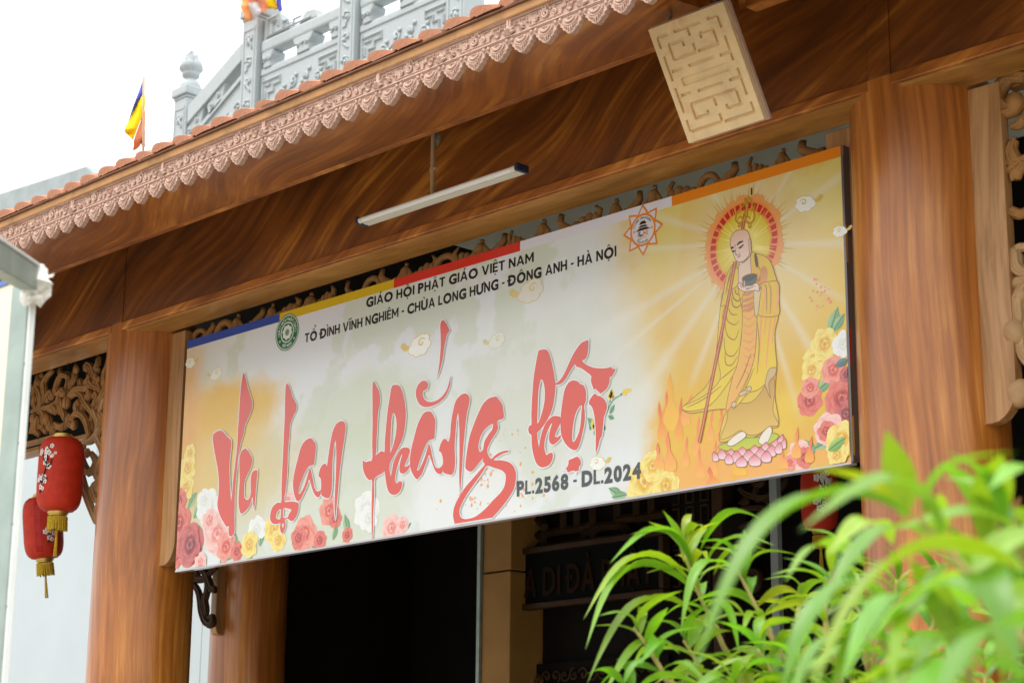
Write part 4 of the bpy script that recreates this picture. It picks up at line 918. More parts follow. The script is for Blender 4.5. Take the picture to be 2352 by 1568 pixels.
for i in range(40):
    t = rs2.uniform(0, 6.28); r1 = R0*rs2.uniform(.5, .98); w = .004; yy = ly(.3); ca, sa = math.cos(t), math.sin(t)
    m.add([(hx+R0*.3*ca-w*sa, yy, hz+R0*.3*sa+w*ca), (hx+R0*.3*ca+w*sa, yy, hz+R0*.3*sa-w*ca), (hx+r1*ca, yy, hz+r1*sa)], [(0, 1, 2)], lin(248, 226, 120))
ban(m, 'halo_print')
# the robed monk
zA = ZM(2700, 700, 1568/550); zB = ZM(2696, 900, 1.68); zC = ZM(2550, 1430, 2352/900)
INK = lin(146, 104, 40)
def shape(mb, conv, pts, c0, c1=None, line=True, sub=4, holes=()):
    L = [cpt(*conv(*p)) for p in sample(pts, sub)]; zt = max(p[1] for p in L); zb = min(p[1] for p in L); a, b = lin(*c0), lin(*(c1 or c0))
    fillpoly(mb, [L], ly(), None, lambda p: tuple(u+(v-u)*(zt-p[1])/(zt-zb+1e-9) for u, v in zip(a, b)))
    if line: ribbon(mb, L+[L[0]], .0036, ly(), INK, False, 1)
def lines(mb, conv, LL, w=.005, col=INK):
    for q in LL: ribbon(mb, bpt(conv, q), w, ly(), col)
YEL, YE2, ORG, TAN = (226, 194, 14), (234, 204, 40), (240, 170, 90), (190, 150, 84)
m = MB()
shape(m, zC, [(600, 410), (740, 270), (820, 0), (900, -700), (1100, -820), (1330, -500), (1400, -100), (1450, 90), (1445, 260), (1440, 420), (1480, 700), (1380, 740), (1220, 830), (1000, 860), (860, 870), (900, 640), (930, 540), (700, 560), (560, 580), (470, 530)], (232, 200, 20), (224, 192, 60))
ban(m, 'robe_print')
m = MB()
shape(m, zC, [(960, 520), (1040, 480), (1200, 460), (1330, 300), (1400, 100), (1440, 300), (1420, 560), (1480, 700), (1380, 720), (1300, 780), (1220, 810), (1140, 800), (1080, 760), (980, 820), (870, 850), (930, 680)], (190, 140, 40), (226, 188, 84))
shape(m, zC, [(940, 900), (1000, 830), (1100, 770), (1140, 830), (1040, 900), (980, 920)], (228, 224, 206))
shape(m, zC, [(1270, 880), (1300, 800), (1380, 720), (1400, 780), (1340, 900)], (230, 222, 204))
shape(m, zB, [(470, 460), (560, 440), (560, 640), (540, 900), (470, 1080), (400, 1200), (350, 1240), (400, 1000), (450, 800), (460, 600)], (232, 186, 60), (238, 176, 84))
lines(m, zB, [[(470, y0+40), (510, y0+60), (552, y0+20)] for y0 in range(520, 940, 52)], .009, lin(240, 150, 90))
shape(m, zB, [(420, 250), (360, 330), (330, 480), (318, 545), (345, 540), (330, 600), (330, 760), (300, 900), (310, 1040), (200, 1150), (60, 1220), (100, 1250), (230, 1220), (340, 1100), (420, 960), (450, 780), (462, 600), (440, 470), (430, 400)], (226, 192, 10), (234, 204, 34))
lines(m, zB, [[(350, 560), (360, 640), (410, 670), (440, 640)], [(345, 660), (360, 740), (410, 770), (440, 700)], [(340, 760), (350, 860), (400, 880), (440, 820)], [(345, 860), (350, 930), (390, 940), (430, 880)], [(400, 260), (370, 360), (350, 470)], [(310, 1040), (360, 1000), (420, 950)], [(370, 560), (390, 600), (430, 600)], [(90, 1225), (200, 1170), (320, 1080)]])
shape(m, zB, [(520, 195), (570, 195), (640, 230), (680, 330), (705, 430), (705, 600), (680, 720), (685, 850), (690, 960), (640, 970), (620, 1060), (560, 1110), (500, 1130), (430, 1210), (400, 1230), (480, 1080), (545, 880), (560, 640), (560, 450), (590, 380), (560, 320), (530, 260)], (226, 190, 8), (236, 202, 36))
lines(m, zB, [[(600, 400), (590, 600), (580, 800), (570, 940)], [(650, 400), (660, 560), (640, 740), (620, 960)], [(620, 410), (625, 560), (610, 740)], [(690, 480), (680, 640), (660, 800)]], .010, lin(242, 160, 96))
lines(m, zB, [[(560, 640), (575, 800), (560, 1000)], [(600, 420), (640, 420), (690, 440)], [(520, 860), (470, 1000), (420, 1100)], [(540, 960), (500, 1060), (470, 1120)]])
shape(m, zB, [(640, 970), (690, 960), (680, 1010), (640, 1060), (650, 1160), (625, 1100), (615, 1060)], (206, 176, 120))
for q in ([(440, 1130), (480, 1110), (490, 1130), (450, 1150)], [(490, 1090), (520, 1085), (520, 1110), (500, 1115)], [(395, 1190), (420, 1190), (415, 1220), (390, 1220)]): shape(m, zB, q, (206, 190, 150))
ban(m, 'robe_print')
m = MB()
shape(m, zA, [(735, 990), (780, 1000), (850, 940), (870, 900), (880, 960), (880, 1130), (800, 1180), (770, 1260), (720, 1250), (725, 1130)], (228, 200, 180), (238, 206, 178))
shape(m, zA, [(780, 620), (830, 640), (855, 690), (862, 720), (875, 760), (880, 860), (878, 895), (860, 890), (840, 930), (790, 980), (740, 993), (700, 975), (672, 910), (660, 870), (640, 830), (636, 760), (650, 690), (700, 640)], (234, 188, 160), (236, 212, 196))
shape(m, zA, [(848, 730), (868, 740), (868, 800), (876, 880), (862, 895), (850, 850)], (234, 192, 166))
lines(m, zA, [[(713, 805), (735, 775), (782, 757)], [(642, 838), (655, 830), (676, 832)]], .011, lin(20, 14, 12))
lines(m, zA, [[(730, 835), (755, 825), (786, 792)], [(652, 872), (672, 872), (690, 862)]], .010, lin(20, 14, 12))
lines(m, zA, [[(738, 822), (760, 812), (782, 795)], [(700, 830), (695, 880), (704, 915), (735, 905), (742, 885)], [(770, 1010), (810, 970), (845, 930)], [(735, 1000), (745, 1040)]], .004, lin(130, 80, 60))
shape(m, zA, [(708, 940), (730, 928), (755, 908), (748, 930), (725, 945)], (206, 80, 70), line=False)
shape(m, zA, [(684, 798), (694, 798), (694, 810), (684, 810)], (40, 20, 16), line=False)
ban(m, 'face_print')
m = MB()
shape(m, zA, [(660, 1100), (720, 1060), (725, 1180), (715, 1260), (640, 1310), (600, 1300), (620, 1200)], YEL, YE2)
shape(m, zA, [(870, 900), (930, 905), (960, 1050), (980, 1100), (960, 1210), (940, 1180), (935, 1130), (880, 1130)], YEL, (230, 170, 40))
lines(m, zA, [[(918, 900), (930, 980), (942, 1055)]], .016, lin(70, 50, 20))
shape(m, zA, [(980, 1080), (1020, 1040), (1060, 1100), (1040, 1250), (1000, 1250), (975, 1160)], (200, 140, 60), (230, 160, 90), line=False)
ban(m, 'robe_print')
m = MB()
shape(m, zA, [(720, 1250), (760, 1230), (800, 1270), (900, 1240), (955, 1240), (960, 1330), (900, 1320), (800, 1330), (740, 1300)], (238, 210, 190), (240, 214, 196))
lines(m, zA, [[(760, 1230), (790, 1290)], [(745, 1245), (775, 1295)], [(800, 1290), (860, 1290), (920, 1260)], [(810, 1310), (850, 1300)]], .004, lin(150, 100, 80))
shape(m, zA, [(770, 1180), (800, 1150), (870, 1128), (935, 1135), (938, 1180), (915, 1230), (880, 1260), (820, 1260), (785, 1230)], (96, 106, 100), (70, 96, 96))
shape(m, zA, [(778, 1185), (810, 1150), (870, 1132), (930, 1138), (930, 1165), (870, 1205), (810, 1212)], (82, 72, 56), (64, 62, 56), line=False)
shape(m, zA, [(790, 1210), (800, 1205), (806, 1260), (792, 1265)], (240, 214, 196))
ban(m, 'bowl_print')
m = MB()
shape(m, zA, [(960, 1330), (1000, 1240), (1060, 1220), (1150, 1210), (1190, 1260), (1190, 1450), (1180, 1600), (960, 1600), (940, 1450)], (232, 196, 18), (230, 192, 16))
lines(m, zA, [[(1010, 1260), (1030, 1400), (1000, 1590)], [(1090, 1300), (1110, 1450), (1080, 1590)], [(1160, 1240), (1180, 1400), (1150, 1590)]], .013, lin(244, 170, 110))
lines(m, zA, [[(1020, 1250), (1050, 1300), (1050, 1590)], [(1070, 1230), (1100, 1320), (1090, 1590)]], .005)
shape(m, zA, [(905, 1330), (960, 1330), (990, 1280), (975, 1400), (950, 1590), (915, 1590)], (226, 206, 160), (220, 196, 140))
lines(m, zA, [[(770, 1360), (830, 1360), (890, 1330)], [(770, 1440), (840, 1420), (900, 1390)], [(770, 1500), (850, 1480), (905, 1440)], [(775, 1550), (850, 1530), (905, 1490)]], .016, lin(212, 140, 80))
lines(m, zA, [[(660, 1320), (670, 1400), (720, 1440), (760, 1400)], [(650, 1400), (665, 1490), (720, 1510), (755, 1470)], [(690, 1300), (700, 1350), (740, 1370)]], .006)
ban(m, 'sleeve_print')
m = MB()                                                   # staff below the chin
for w, col in ((.019, (150, 70, 24)), (.009, (226, 130, 80))):
    ribbon(m, [cpt(*zA(692, 985)), cpt(*zA(645, 1240)), cpt(*zA(600, 1480)), cpt(*zC(650, 890))], w, ly(), lin(*col), False)
ban(m, 'staff_print')
G1 = lin(196, 150, 20); m = MB()
for w, col in ((.019, (150, 70, 24)), (.009, (226, 130, 80))): ribbon(m, [cpt(*zA(805, 440)), cpt(*zA(774, 618))], w, ly(), lin(*col), False)
lines(m, zA, [[(845, 240), (800, 330), (720, 420), (695, 500), (730, 550), (770, 530), (770, 490), (735, 480), (725, 510)], [(845, 240), (880, 330), (905, 430), (905, 510), (860, 550), (820, 530), (815, 490), (850, 480), (865, 510)], [(800, 300), (805, 275), (830, 285)], [(880, 300), (870, 275), (850, 285)], [(725, 550), (730, 590), (750, 580), (755, 545)], [(845, 560), (850, 598), (868, 590), (870, 555)]], .011, G1)
shape(m, zA, [(825, 300), (840, 330), (838, 380), (830, 420), (835, 460), (800, 470), (795, 430), (812, 390), (805, 350)], (204, 160, 20))
for i in range(4): lines(m, zA, [[(866, 155+i*20), (884, 160+i*20)]], .009, lin(70, 40, 20))
ban(m, 'staff_print')
m = MB()                                                   # lotus seat
shape(m, zC, [(850, 930), (900, 900), (1100, 840), (1300, 830), (1420, 790), (1480, 820), (1400, 890), (1200, 950), (1000, 975), (870, 960)], (160, 204, 30), (214, 196, 40))
for q in ([(940, 900), (1000, 830), (1100, 770), (1140, 820), (1040, 900), (980, 925)], [(1270, 890), (1300, 800), (1380, 720), (1410, 770), (1350, 900)]): shape(m, zC, q, (236, 228, 214))
ban(m, 'lotus_print')
m = MB()
def lotus(cx, cy, w, h, lean=0):
    L = [(cx-w*.35, cy), (cx-w*.5, cy-h*.4), (cx-w*.3+lean*.6, cy-h*.75), (cx+lean, cy-h), (cx+lean, cy-h), (cx+w*.3+lean*.6, cy-h*.75), (cx+w*.5, cy-h*.4), (cx+w*.35, cy)]
    shape(m, zC, L, (226, 96, 116), (246, 222, 232), True, 3)
for a in [(820, 1080, 70, 100, -20), (890, 1060, 90, 110, -10), (980, 1040, 90, 90, 0), (1100, 1020, 90, 90, 0), (1230, 1000, 90, 90, 0), (1340, 970, 80, 90, 10), (1440, 940, 80, 90, 20), (1500, 900, 60, 100, 20), (1530, 950, 60, 110, 15), (1040, 1090, 110, 120, 0), (1170, 1080, 120, 120, 0), (1290, 1060, 110, 120, 5), (1400, 1030, 110, 120, 10), (1480, 1000, 80, 120, 15), (960, 1110, 90, 110, -5), (1090, 1140, 120, 110, 0), (1230, 1130, 130, 120, 0), (1350, 1090, 110, 120, 8)]: lotus(*a)
ban(m, 'lotus_print')
# calligraphy, traced as outlines
A_ = ZM(690, 1440, 1568/750); B_ = ZM(1400, 1240, 1568/720); C_ = lambda x, y: B_(x/1.5, (y+1502.7)/1.5)
CAL = [
 (A_, [[(600,108),(620,170),(640,250),(660,310),(671,360),(665,415),(640,480),(610,550),(598,620),(575,690),(560,770),(545,900),(535,1000),(528,1100),(526,1200),(524,1330),(525,1420),(512,1460),(490,1473),(477,1455),(475,1420),(478,1385),(458,1392),(430,1350),(400,1290),(382,1210),(390,1130),(395,1040),(388,930),(370,830),(352,730),(343,650),(355,612),(400,588),(430,600),(465,640),(497,675),(495,740),(483,860),(484,980),(490,1100),(497,1185),(497,1185),(507,1080),(518,960),(535,830),(548,700),(555,560),(565,420),(572,290),(585,180)]]),
 (A_, [[(615,738),(645,770),(668,815),(665,880),(640,940),(610,1010),(605,1080),(605,1140),(622,1165),(645,1160),(660,1110),(660,1050),(662,980),(675,935),(700,918),(716,925),(714,970),(705,1060),(698,1160),(688,1255),(688,1255),(680,1200),(675,1140),(660,1190),(635,1240),(600,1275),(580,1283),(565,1250),(558,1180),(562,1090),(568,1000),(565,900),(566,820),(585,760)]]),
 (A_, [[(965,198),(985,230),(1010,310),(1040,370),(1038,420),(1010,480),(987,550),(982,640),(972,740),(968,850),(962,980),(950,1090),(944,1180),(1000,1180),(1058,1195),(1056,1255),(1038,1310),(1010,1342),(985,1337),(972,1325),(950,1330),(945,1345),(952,1370),(945,1410),(925,1448),(910,1430),(905,1395),(908,1360),(880,1370),(845,1365),(825,1335),(825,1285),(845,1225),(885,1190),(915,1185),(918,1080),(922,950),(930,800),(938,620),(945,480),(948,350),(952,230)],
       [(910,1245),(885,1265),(872,1300),(880,1325),(905,1328),(912,1290)], [(935,1240),(970,1240),(1000,1252),(980,1285),(972,1310),(950,1318),(932,1310)], [(932,1360),(938,1380),(928,1400),(922,1380)]]),
 (A_, [[(1158,652),(1180,670),(1203,710),(1198,790),(1188,868),(1150,885),(1120,925),(1090,990),(1065,1060),(1060,1110),(1075,1112),(1105,1060),(1130,985),(1153,898),(1153,898),(1165,930),(1180,1000),(1195,1070),(1215,1095),(1245,1085),(1250,1040),(1245,990),(1228,965),(1240,910),(1260,875),(1285,865),(1298,885),(1310,800),(1325,700),(1345,600),(1380,530),(1425,510),(1452,540),(1448,620),(1430,740),(1415,850),(1400,980),(1390,1100),(1378,1230),(1370,1338),(1370,1338),(1362,1230),(1365,1100),(1372,960),(1376,830),(1375,740),(1368,670),(1355,740),(1345,850),(1342,960),(1340,1050),(1328,1130),(1305,1155),(1255,1132),(1250,1095),(1240,1135),(1218,1145),(1190,1115),(1170,1060),(1150,998),(1135,1040),(1110,1100),(1080,1160),(1055,1180),(1035,1155),(1018,1090),(1015,1010),(1030,920),(1055,820),(1080,730),(1115,675)]]),
 (B_, [[(810,90),(835,105),(860,150),(872,180),(850,215),(838,270),(825,340),(812,430),(790,520),(762,595),(762,595),(778,520),(790,420),(796,320),(796,220),(793,130)]]),
 (B_, [[(880,578),(880,640),(862,700),(835,755),(790,800),(730,832),(670,845),(620,828),(590,780),(580,720),(595,660),(630,620),(665,618),(688,645),(680,685),(655,700),(640,715),(645,755),(670,790),(715,800),(765,785),(815,745),(850,690),(870,630)]]),
 (B_, [[(205,630),(240,670),(262,720),(266,810),(252,880),(245,960),(240,1080),(235,1180),(230,1268),(230,1268),(255,1245),(285,1227),(307,1235),(310,1150),(318,1050),(332,900),(350,780),(372,665),(405,652),(435,660),(462,710),(482,800),(492,900),(485,1010),(465,1110),(430,1190),(390,1265),(365,1310),(352,1345),(350,1380),(360,1445),(372,1400),(385,1330),(420,1250),(455,1205),(495,1195),(525,1210),(525,1240),(510,1285),(490,1335),(482,1360),(505,1360),(526,1345),(526,1370),(500,1405),(470,1423),(445,1415),(437,1380),(445,1320),(462,1255),(450,1270),(425,1340),(405,1420),(400,1480),(415,1507),(435,1490),(455,1492),(462,1515),(450,1560),(425,1595),(385,1608),(350,1590),(330,1545),(318,1480),(307,1405),(290,1420),(220,1470),(218,1600),(210,1750),(203,1975),(197,1975),(195,1750),(198,1600),(198,1484),(170,1478),(140,1440),(120,1380),(117,1305),(117,1305),(140,1322),(170,1315),(200,1297),(200,1150),(203,1000),(203,850)],
       [(385,897),(405,930),(412,1000),(405,1080),(385,1170),(358,1250),(358,1250),(360,1150),(364,1030),(372,930)]]),
 (B_, [[(690,882),(715,892),(745,945),(748,1000),(740,1100),(735,1120),(705,1130),(680,1150),(650,1210),(620,1290),(595,1370),(590,1395),(605,1390),(635,1340),(665,1260),(692,1162),(692,1162),(705,1190),(720,1260),(735,1330),(755,1370),(790,1372),(815,1340),(815,1290),(800,1240),(782,1225),(795,1170),(815,1130),(840,1122),(865,1145),(880,1080),(885,1000),(900,900),(925,800),(965,745),(1010,727),(1045,755),(1045,810),(1025,900),(1012,1000),(1000,1120),(990,1250),(980,1400),(965,1610),(965,1610),(958,1450),(960,1300),(960,1150),(958,1020),(948,900),(935,960),(925,1080),(918,1200),(922,1300),(918,1380),(900,1425),(880,1433),(822,1415),(818,1375),(810,1415),(785,1427),(750,1400),(715,1310),(695,1262),(670,1330),(635,1420),(605,1460),(587,1472),(560,1440),(535,1380),(528,1310),(540,1210),(565,1110),(595,1000),(630,925),(655,892)]]),
 (B_, [[(1265,755),(1285,758),(1330,820),(1340,870),(1342,940),(1290,965),(1295,1020),(1280,1065),(1250,1110),(1220,1165),(1200,1220),(1215,1270),(1240,1295),(1270,1265),(1320,1235),(1375,1222),(1388,1235),(1350,1245),(1300,1270),(1260,1305),(1330,1308),(1400,1330),(1440,1380),(1453,1442),(1433,1555),(1373,1655),(1300,1748),(1245,1806),(1245,1806),(919,1860),(919,1860),(905,1795),(913,1722),(947,1642),(1007,1548),(1080,1462),(1147,1385),(1180,1345),(1163,1315),(1165,1292),(1133,1328),(1080,1392),(1050,1405),(1017,1382),(1013,1335),(1030,1200),(1050,1100),(1080,1010),(1120,910),(1165,820),(1215,770)],
       [(1250,992),(1245,1040),(1215,1080),(1180,1140),(1170,1190),(1165,1215),(1140,1235),(1128,1210),(1128,1160),(1150,1090),(1190,1030)],
       [(1200,1358),(1267,1375),(1327,1395),(1360,1428),(1363,1468),(1353,1528),(1320,1588),(1253,1655),(1187,1728),(1107,1792),(1040,1816),(993,1816),(967,1792),(961,1748),(980,1688),(1027,1602),(1093,1508),(1160,1415)]]),
 (zD, [[(205,190),(240,178),(280,180),(310,215),(340,320),(365,440),(375,523),(400,520),(440,480),(480,410),(530,300),(575,210),(640,120),(690,88),(718,82),(722,130),(712,220),(690,275),(658,295),(700,335),(770,365),(850,375),(920,370),(965,360),(970,378),(1005,385),(970,455),(945,468),(940,530),(910,590),(850,640),(850,640),(815,605),(795,588),(778,600),(775,585),(755,530),(750,490),(752,455),(700,410),(640,370),(600,358),(580,335),(545,380),(500,460),(460,515),(410,545),(380,548),(375,620),(360,730),(330,840),(280,930),(225,1010),(190,1045),(188,1070),(195,1140),(207,1205),(207,1205),(215,1140),(235,1050),(270,960),(310,905),(360,872),(410,875),(430,890),(428,950),(400,1010),(375,1070),(380,1090),(405,1090),(432,1072),(434,1098),(410,1130),(370,1165),(340,1168),(315,1140),(312,1080),(325,1010),(345,945),(320,975),(285,1060),(265,1150),(265,1220),(285,1278),(310,1262),(335,1255),(352,1275),(345,1330),(310,1385),(250,1408),(205,1395),(170,1345),(145,1260),(130,1160),(127,1073),(105,1055),(95,1010),(110,970),(127,960),(127,850),(135,680),(150,480),(175,320),(195,220)],
       [(228,492),(255,530),(268,620),(262,730),(240,830),(210,920),(190,948),(192,850),(196,720),(205,590)]]),
 (zD, [[(575,500),(610,512),(640,540),(668,548),(690,590),(696,650),(695,720),(678,765),(685,850),(680,950),(660,1050),(635,1150),(605,1215),(578,1228),(540,1215),(490,1170),(450,1100),(435,1040),(432,960),(435,860),(450,730),(475,600),(510,530),(545,505)],
       [(655,765),(650,830),(645,920),(630,1020),(600,1100),(575,1138),(556,1130),(556,1060),(565,960),(590,850),(625,780)]]),
 (zD, [[(790,640),(820,660),(850,668),(890,700),(912,745),(915,790),(895,855),(882,900),(875,980),(862,1080),(845,1110),(825,1190),(800,1270),(800,1270),(800,1150),(798,1020),(790,900),(775,820),(755,770),(730,748),(735,710),(760,668)]]),
 (zD, [[(607,1298),(638,1330),(640,1380),(625,1400),(620,1440),(595,1448),(592,1480),(588,1448),(550,1445),(510,1460),(490,1425),(455,1428),(495,1412),(515,1370),(518,1335),(560,1315)]]),
]
RED = lin(222, 70, 48)
_lay[0] += 10
for conv, loops in CAL:
    Ls = [[cpt(*conv(*p)) for p in sample(L, 5)] for L in loops]
    Ls = [[p for i, p in enumerate(L) if math.hypot(p[0]-L[i-1][0], p[1]-L[i-1][1]) > 1e-4] for L in Ls]
    m = MB()
    for L in Ls:
        ribbon(m, [np.array(p) for p in L]+[np.array(L[0])], .013, 0, lin(240, 242, 240), False, 1)
    nv = len(m.v); m.v = [(p[0], YBN-.0040-.0012*k_/nv, p[2]) for k_, p in enumerate(m.v)]     # a hair of slope so that the band never meets itself in one plane
    clampb(m); ban(m, 'letter_border')
_lay[0] += 10
for conv, loops in CAL:
    Ls = [[cpt(*conv(*p)) for p in sample(L, 5)] for L in loops]
    m = MB(); fillpoly(m, Ls, YBN-.0058, RED); clampb(m); ban(m, 'calligraphy_stroke')
# printed capitals
def line_text(text, pa, pb, cap_px, col, **k):
    a = np.array(cpt(*pa)); b = np.array(cpt(*pb)); cp = abs(cpt(pa[0], pa[1]-cap_px)[1]-a[1]); y = ly(4)
    out, w = layout(text, **k); gaps = [i for i, g_ in enumerate(out) if g_ is None]
    word = MB()
    for g_ in out+[None]:
        if g_ is None:
            if word.v: ban(word, 'printed_word')
            word = MB(); continue
        v, f = g_; q = f[0]; ar = sum(v[q[i]][0]*v[q[(i+1) % len(q)]][1]-v[q[(i+1) % len(q)]][0]*v[q[i]][1] for i in range(len(q)))
        f = [t if (v[t[1]][0]-v[t[0]][0])*(v[t[2]][1]-v[t[0]][1])-(v[t[1]][1]-v[t[0]][1])*(v[t[2]][0]-v[t[0]][0]) > 0 else t[::-1] for t in f]; ar = 1
        word.add([(a[0]+(b[0]-a[0])*p[0]/w, y, a[1]+(b[1]-a[1])*p[0]/w+cp*p[1]/CAP) for p in v], f if ar > 0 else [t[::-1] for t in f], lin(*col))
line_text('GIÁO HỘI PHẬT GIÁO VIỆT NAM', (841, 706), (1226, 601), 20.5, (10, 10, 8), off=.045)
line_text('TỔ ĐÌNH VĨNH NGHIÊM - CHÙA LONG HƯNG - ĐÔNG ANH - HÀ NỘI', (700, 787), (1416, 588), 20.5, (10, 10, 8), off=.045)
line_text('PL.2568 - DL.2024', (1187, 1138), (1473, 1096), 32, (40, 46, 46), off=.05)
# round emblem
def ring(mb, cx, cz, r0, r1, y, col, n=48):
    if r0 == 0: mb.add([(cx+r1*math.cos(2*math.pi*i/n), y, cz+r1*math.sin(2*math.pi*i/n)) for i in range(n)], [tuple(range(n))], col)
    else: mb.add([(cx+r*math.cos(2*math.pi*i/n), y, cz+r*math.sin(2*math.pi*i/n)) for i in range(n) for r in (r0, r1)], [(2*i, 2*i+1, (2*i+3) % (2*n), (2*i+2) % (2*n)) for i in range(n)], col)
def arc_text(mb, text, cx, cz, r, a0, a1, h, col, y, **k):
    inv = a1 > a0
    def fn(u, v):
        a = math.radians(a0+(a1-a0)*u); q = r+(-(v*h) if inv else v*h); return (cx+q*math.cos(a), y, cz+q*math.sin(a))
    out, w = layout(text, **k)
    for v, f in [g_ for g_ in out if g_]: mb.add([fn(p[0]/w, p[1]/CAP) for p in v], f, col)
ex, ez = cpt(660, 763); er = .108
m = MB(); GRN = lin(8, 112, 58); WHT = lin(226, 232, 228)
ring(m, ex, ez, 0, er, ly(4), GRN); ring(m, ex, ez, er*.90, er*.945, ly(), WHT); ring(m, ex, ez, er*.50, er*.565, ly(), WHT)
star = [(ex+er*(.44 if i % 2 else .36)*math.cos(math.pi*i/8+.2), ez+er*(.44 if i % 2 else .36)*math.sin(math.pi*i/8+.2)) for i in range(16)]
fillpoly(m, [star], ly(), WHT); ring(m, ex, ez, 0, er*.175, ly(), GRN)
yy = ly()
for i in range(9):
    t = 2*math.pi*i/8; q = er*.115 if i < 8 else 0; ring(m, ex+q*math.cos(t), ez+q*math.sin(t), 0, er*.026, yy, WHT, 8)
yy = ly(); arc_text(m, 'GIÁO HỘI PHẬT GIÁO', ex, ez, er*.64, 192, -8, er*.16, WHT, yy, off=.0); arc_text(m, 'VIỆT NAM', ex, ez, er*.81, 238, 302, er*.16, WHT, yy, off=.0)
for a in (215, 325): ring(m, ex+er*.73*math.cos(math.radians(a)), ez+er*.73*math.sin(math.radians(a)), er*.02, er*.06, yy, WHT, 8)
ban(m, 'round_emblem')
# lotus emblem
fx, fz = cpt(1477, 528); fr = .083; GO = lin(228, 132, 8); m = MB(); yA = ly(4)
def lobe(a, r, k):
    a = math.radians(a); p = [(.62, -.36), (.95, -.40), (1.22, -.25), (1.55, 0), (1.55, 0), (1.22, .25), (.95, .40), (.62, .36)]
    q = sample([(fx+r*k*(x_*math.cos(a)-z_*math.sin(a)) if True else 0, fz+r*k*(x_*math.sin(a)+z_*math.cos(a))) for x_, z_ in p], 3); return q
for i in range(8): fillpoly(m, [lobe(90+45*i, fr, 1.0)], ly(.5), GO)
yA = ly()
for i in range(8):
    a = math.radians(90+45*i); L = lobe(90+45*i, fr, 1.0); c = (fx+fr*1.02*math.cos(a), fz+fr*1.02*math.sin(a)); fillpoly(m, [[(c[0]+(p[0]-c[0])*.66, c[1]+(p[1]-c[1])*.66) for p in L]], ly(.5), lin(224, 222, 226))
ring(m, fx, fz, 0, fr*.98, ly(), GO); ring(m, fx, fz, 0, fr*.85, ly(), lin(224, 222, 226))
yy = ly(); BK = lin(44, 24, 16)
for hh, w, t in ((.34, .30, .2), (.17, .40, .12), (-.02, .58, .16)):
    fillpoly(m, [[(fx-fr*w, fz+fr*hh), (fx-fr*w*.45, fz+fr*(hh+t)), (fx+fr*w*.45, fz+fr*(hh+t)), (fx+fr*w, fz+fr*hh)]], yy, BK)
for a, b, c, d, col in ((-.38, -.36, -.33, -.06, BK), (-.28, -.36, -.20, -.06, BK), (-.2, -.36, .0, -.27, BK), (.02, -.34, .10, -.06, GO), (.105, -.24, .2, -.16, GO), (.205, -.34, .28, -.06, GO), (.33, -.36, .38, -.06, GO), (-.4, -.47, .3, -.43, GO), (-.5, -.55, -.1, -.52, BK)):
    m.add([(fx+fr*a, yy, fz+fr*b), (fx+fr*c, yy, fz+fr*b), (fx+fr*c, yy, fz+fr*d), (fx+fr*a, yy, fz+fr*d)], [(0, 1, 2, 3)], col)
arc_text(m, 'TỔ ĐÌNH VĨNH NGHIÊM', fx, fz, fr*.66, 165, 30, fr*.13, BK, yy, off=.02); arc_text(m, 'CHÙA LONG HƯNG', fx, fz, fr*.80, 235, 300, fr*.13, BK, yy, off=.02)
for s in (-.68, .68): ring(m, fx+fr*s, fz-fr*.02*0, fr*.04, fr*.09, yy, GO, 10)
ban(m, 'lotus_emblem')

# ------------------------------------------------------------------ sign in the inner hall
YSG = YW-.16
s0 = PY((1187, 1263), YSG); s1 = PY((1525, 1345), YSG); s2 = PY((1190, 1403), YSG)
SG = thing('sign_board', 'dark lacquered name board with gilt raised letters in the dim inner hall', 'sign', loc=(s0.x, YSG+.03, s2.z)); bpy.context.view_layer.update(); SGI = SG.matrix_world.inverted()
def par(o, P, I): o.parent = P; o.matrix_parent_inverse = I.copy(); return o
SX1 = PY((1530, 1300), YSG).x
m = MB(); m.box((s0.x+.03, YSG, s2.z+.03), (SX1-.03, YSG+.05, s0.z-.03)); par(m.obj('board', M_signb), SG, SGI)
for a, b in (((s0.x, s2.z), (SX1, s2.z+.04)), ((s0.x, s0.z-.04), (SX1, s0.z)), ((s0.x, s2.z+.041), (s0.x+.04, s0.z-.041)), ((SX1-.04, s2.z+.041), (SX1, s0.z-.041))):
    m = MB(); m.box((a[0], YSG-.03, a[1]), (b[0], YSG+.04, b[1])); par(bevel(m.obj('frame', M_carveD), .008), SG, SGI)
a = PY((1205, 1372), YSG-.004); b = PY((1500, 1320), YSG-.004); m = MB(); cp = .19
put_text(m, 'A DI ĐÀ PHẬT', lambda u, v: (a.x+(b.x-a.x)*u, YSG-.006, a.z+cp*v), (1, 1, 1), off=.012, track=.1)
o = par(m.obj('raised_lettering', M_gilt), SG, SGI); sd = o.modifiers.new('depth', 'SOLIDIFY'); sd.thickness = .012; sd.offset = 0

# ------------------------------------------------------------------ leaning plaque
zP = ZM(2500, 0, 2.24)
YPa, YPb = 5.75, 6.0
tl = PY(zP(228, 255), YPa); tr_ = PY(zP(920, 8), YPa); bl = PY(zP(550, 1300), YPb); br = PY(zP(1205, 1075), YPb)
xa = (tl.x+bl.x)/2; xb_ = (tr_.x+br.x)/2; zt = (tl.z+tr_.z)/2; zb = (bl.z+br.z)/2
OX = Vector((xa, YPa, zt)); EX = Vector((1, 0, 0)); EV = Vector((0, YPb-YPa, zb-zt)); LV = EV.length; EV.normalize(); EN = EX.cross(EV).normalized()
if EN.y > 0: EN = -EN
PWd = xb_-xa
def on_plaque(p):
    d = Vector(ray(p)); o_ = Vector((0, 0, CZ)); t = (OX-o_).dot(EN)/d.dot(EN); q = o_+d*t-OX; return q.dot(EX), q.dot(EV)
c_ = [on_plaque(zP(*p)) for p in ((228, 255), (920, 8), (1205, 1075), (550, 1300))]
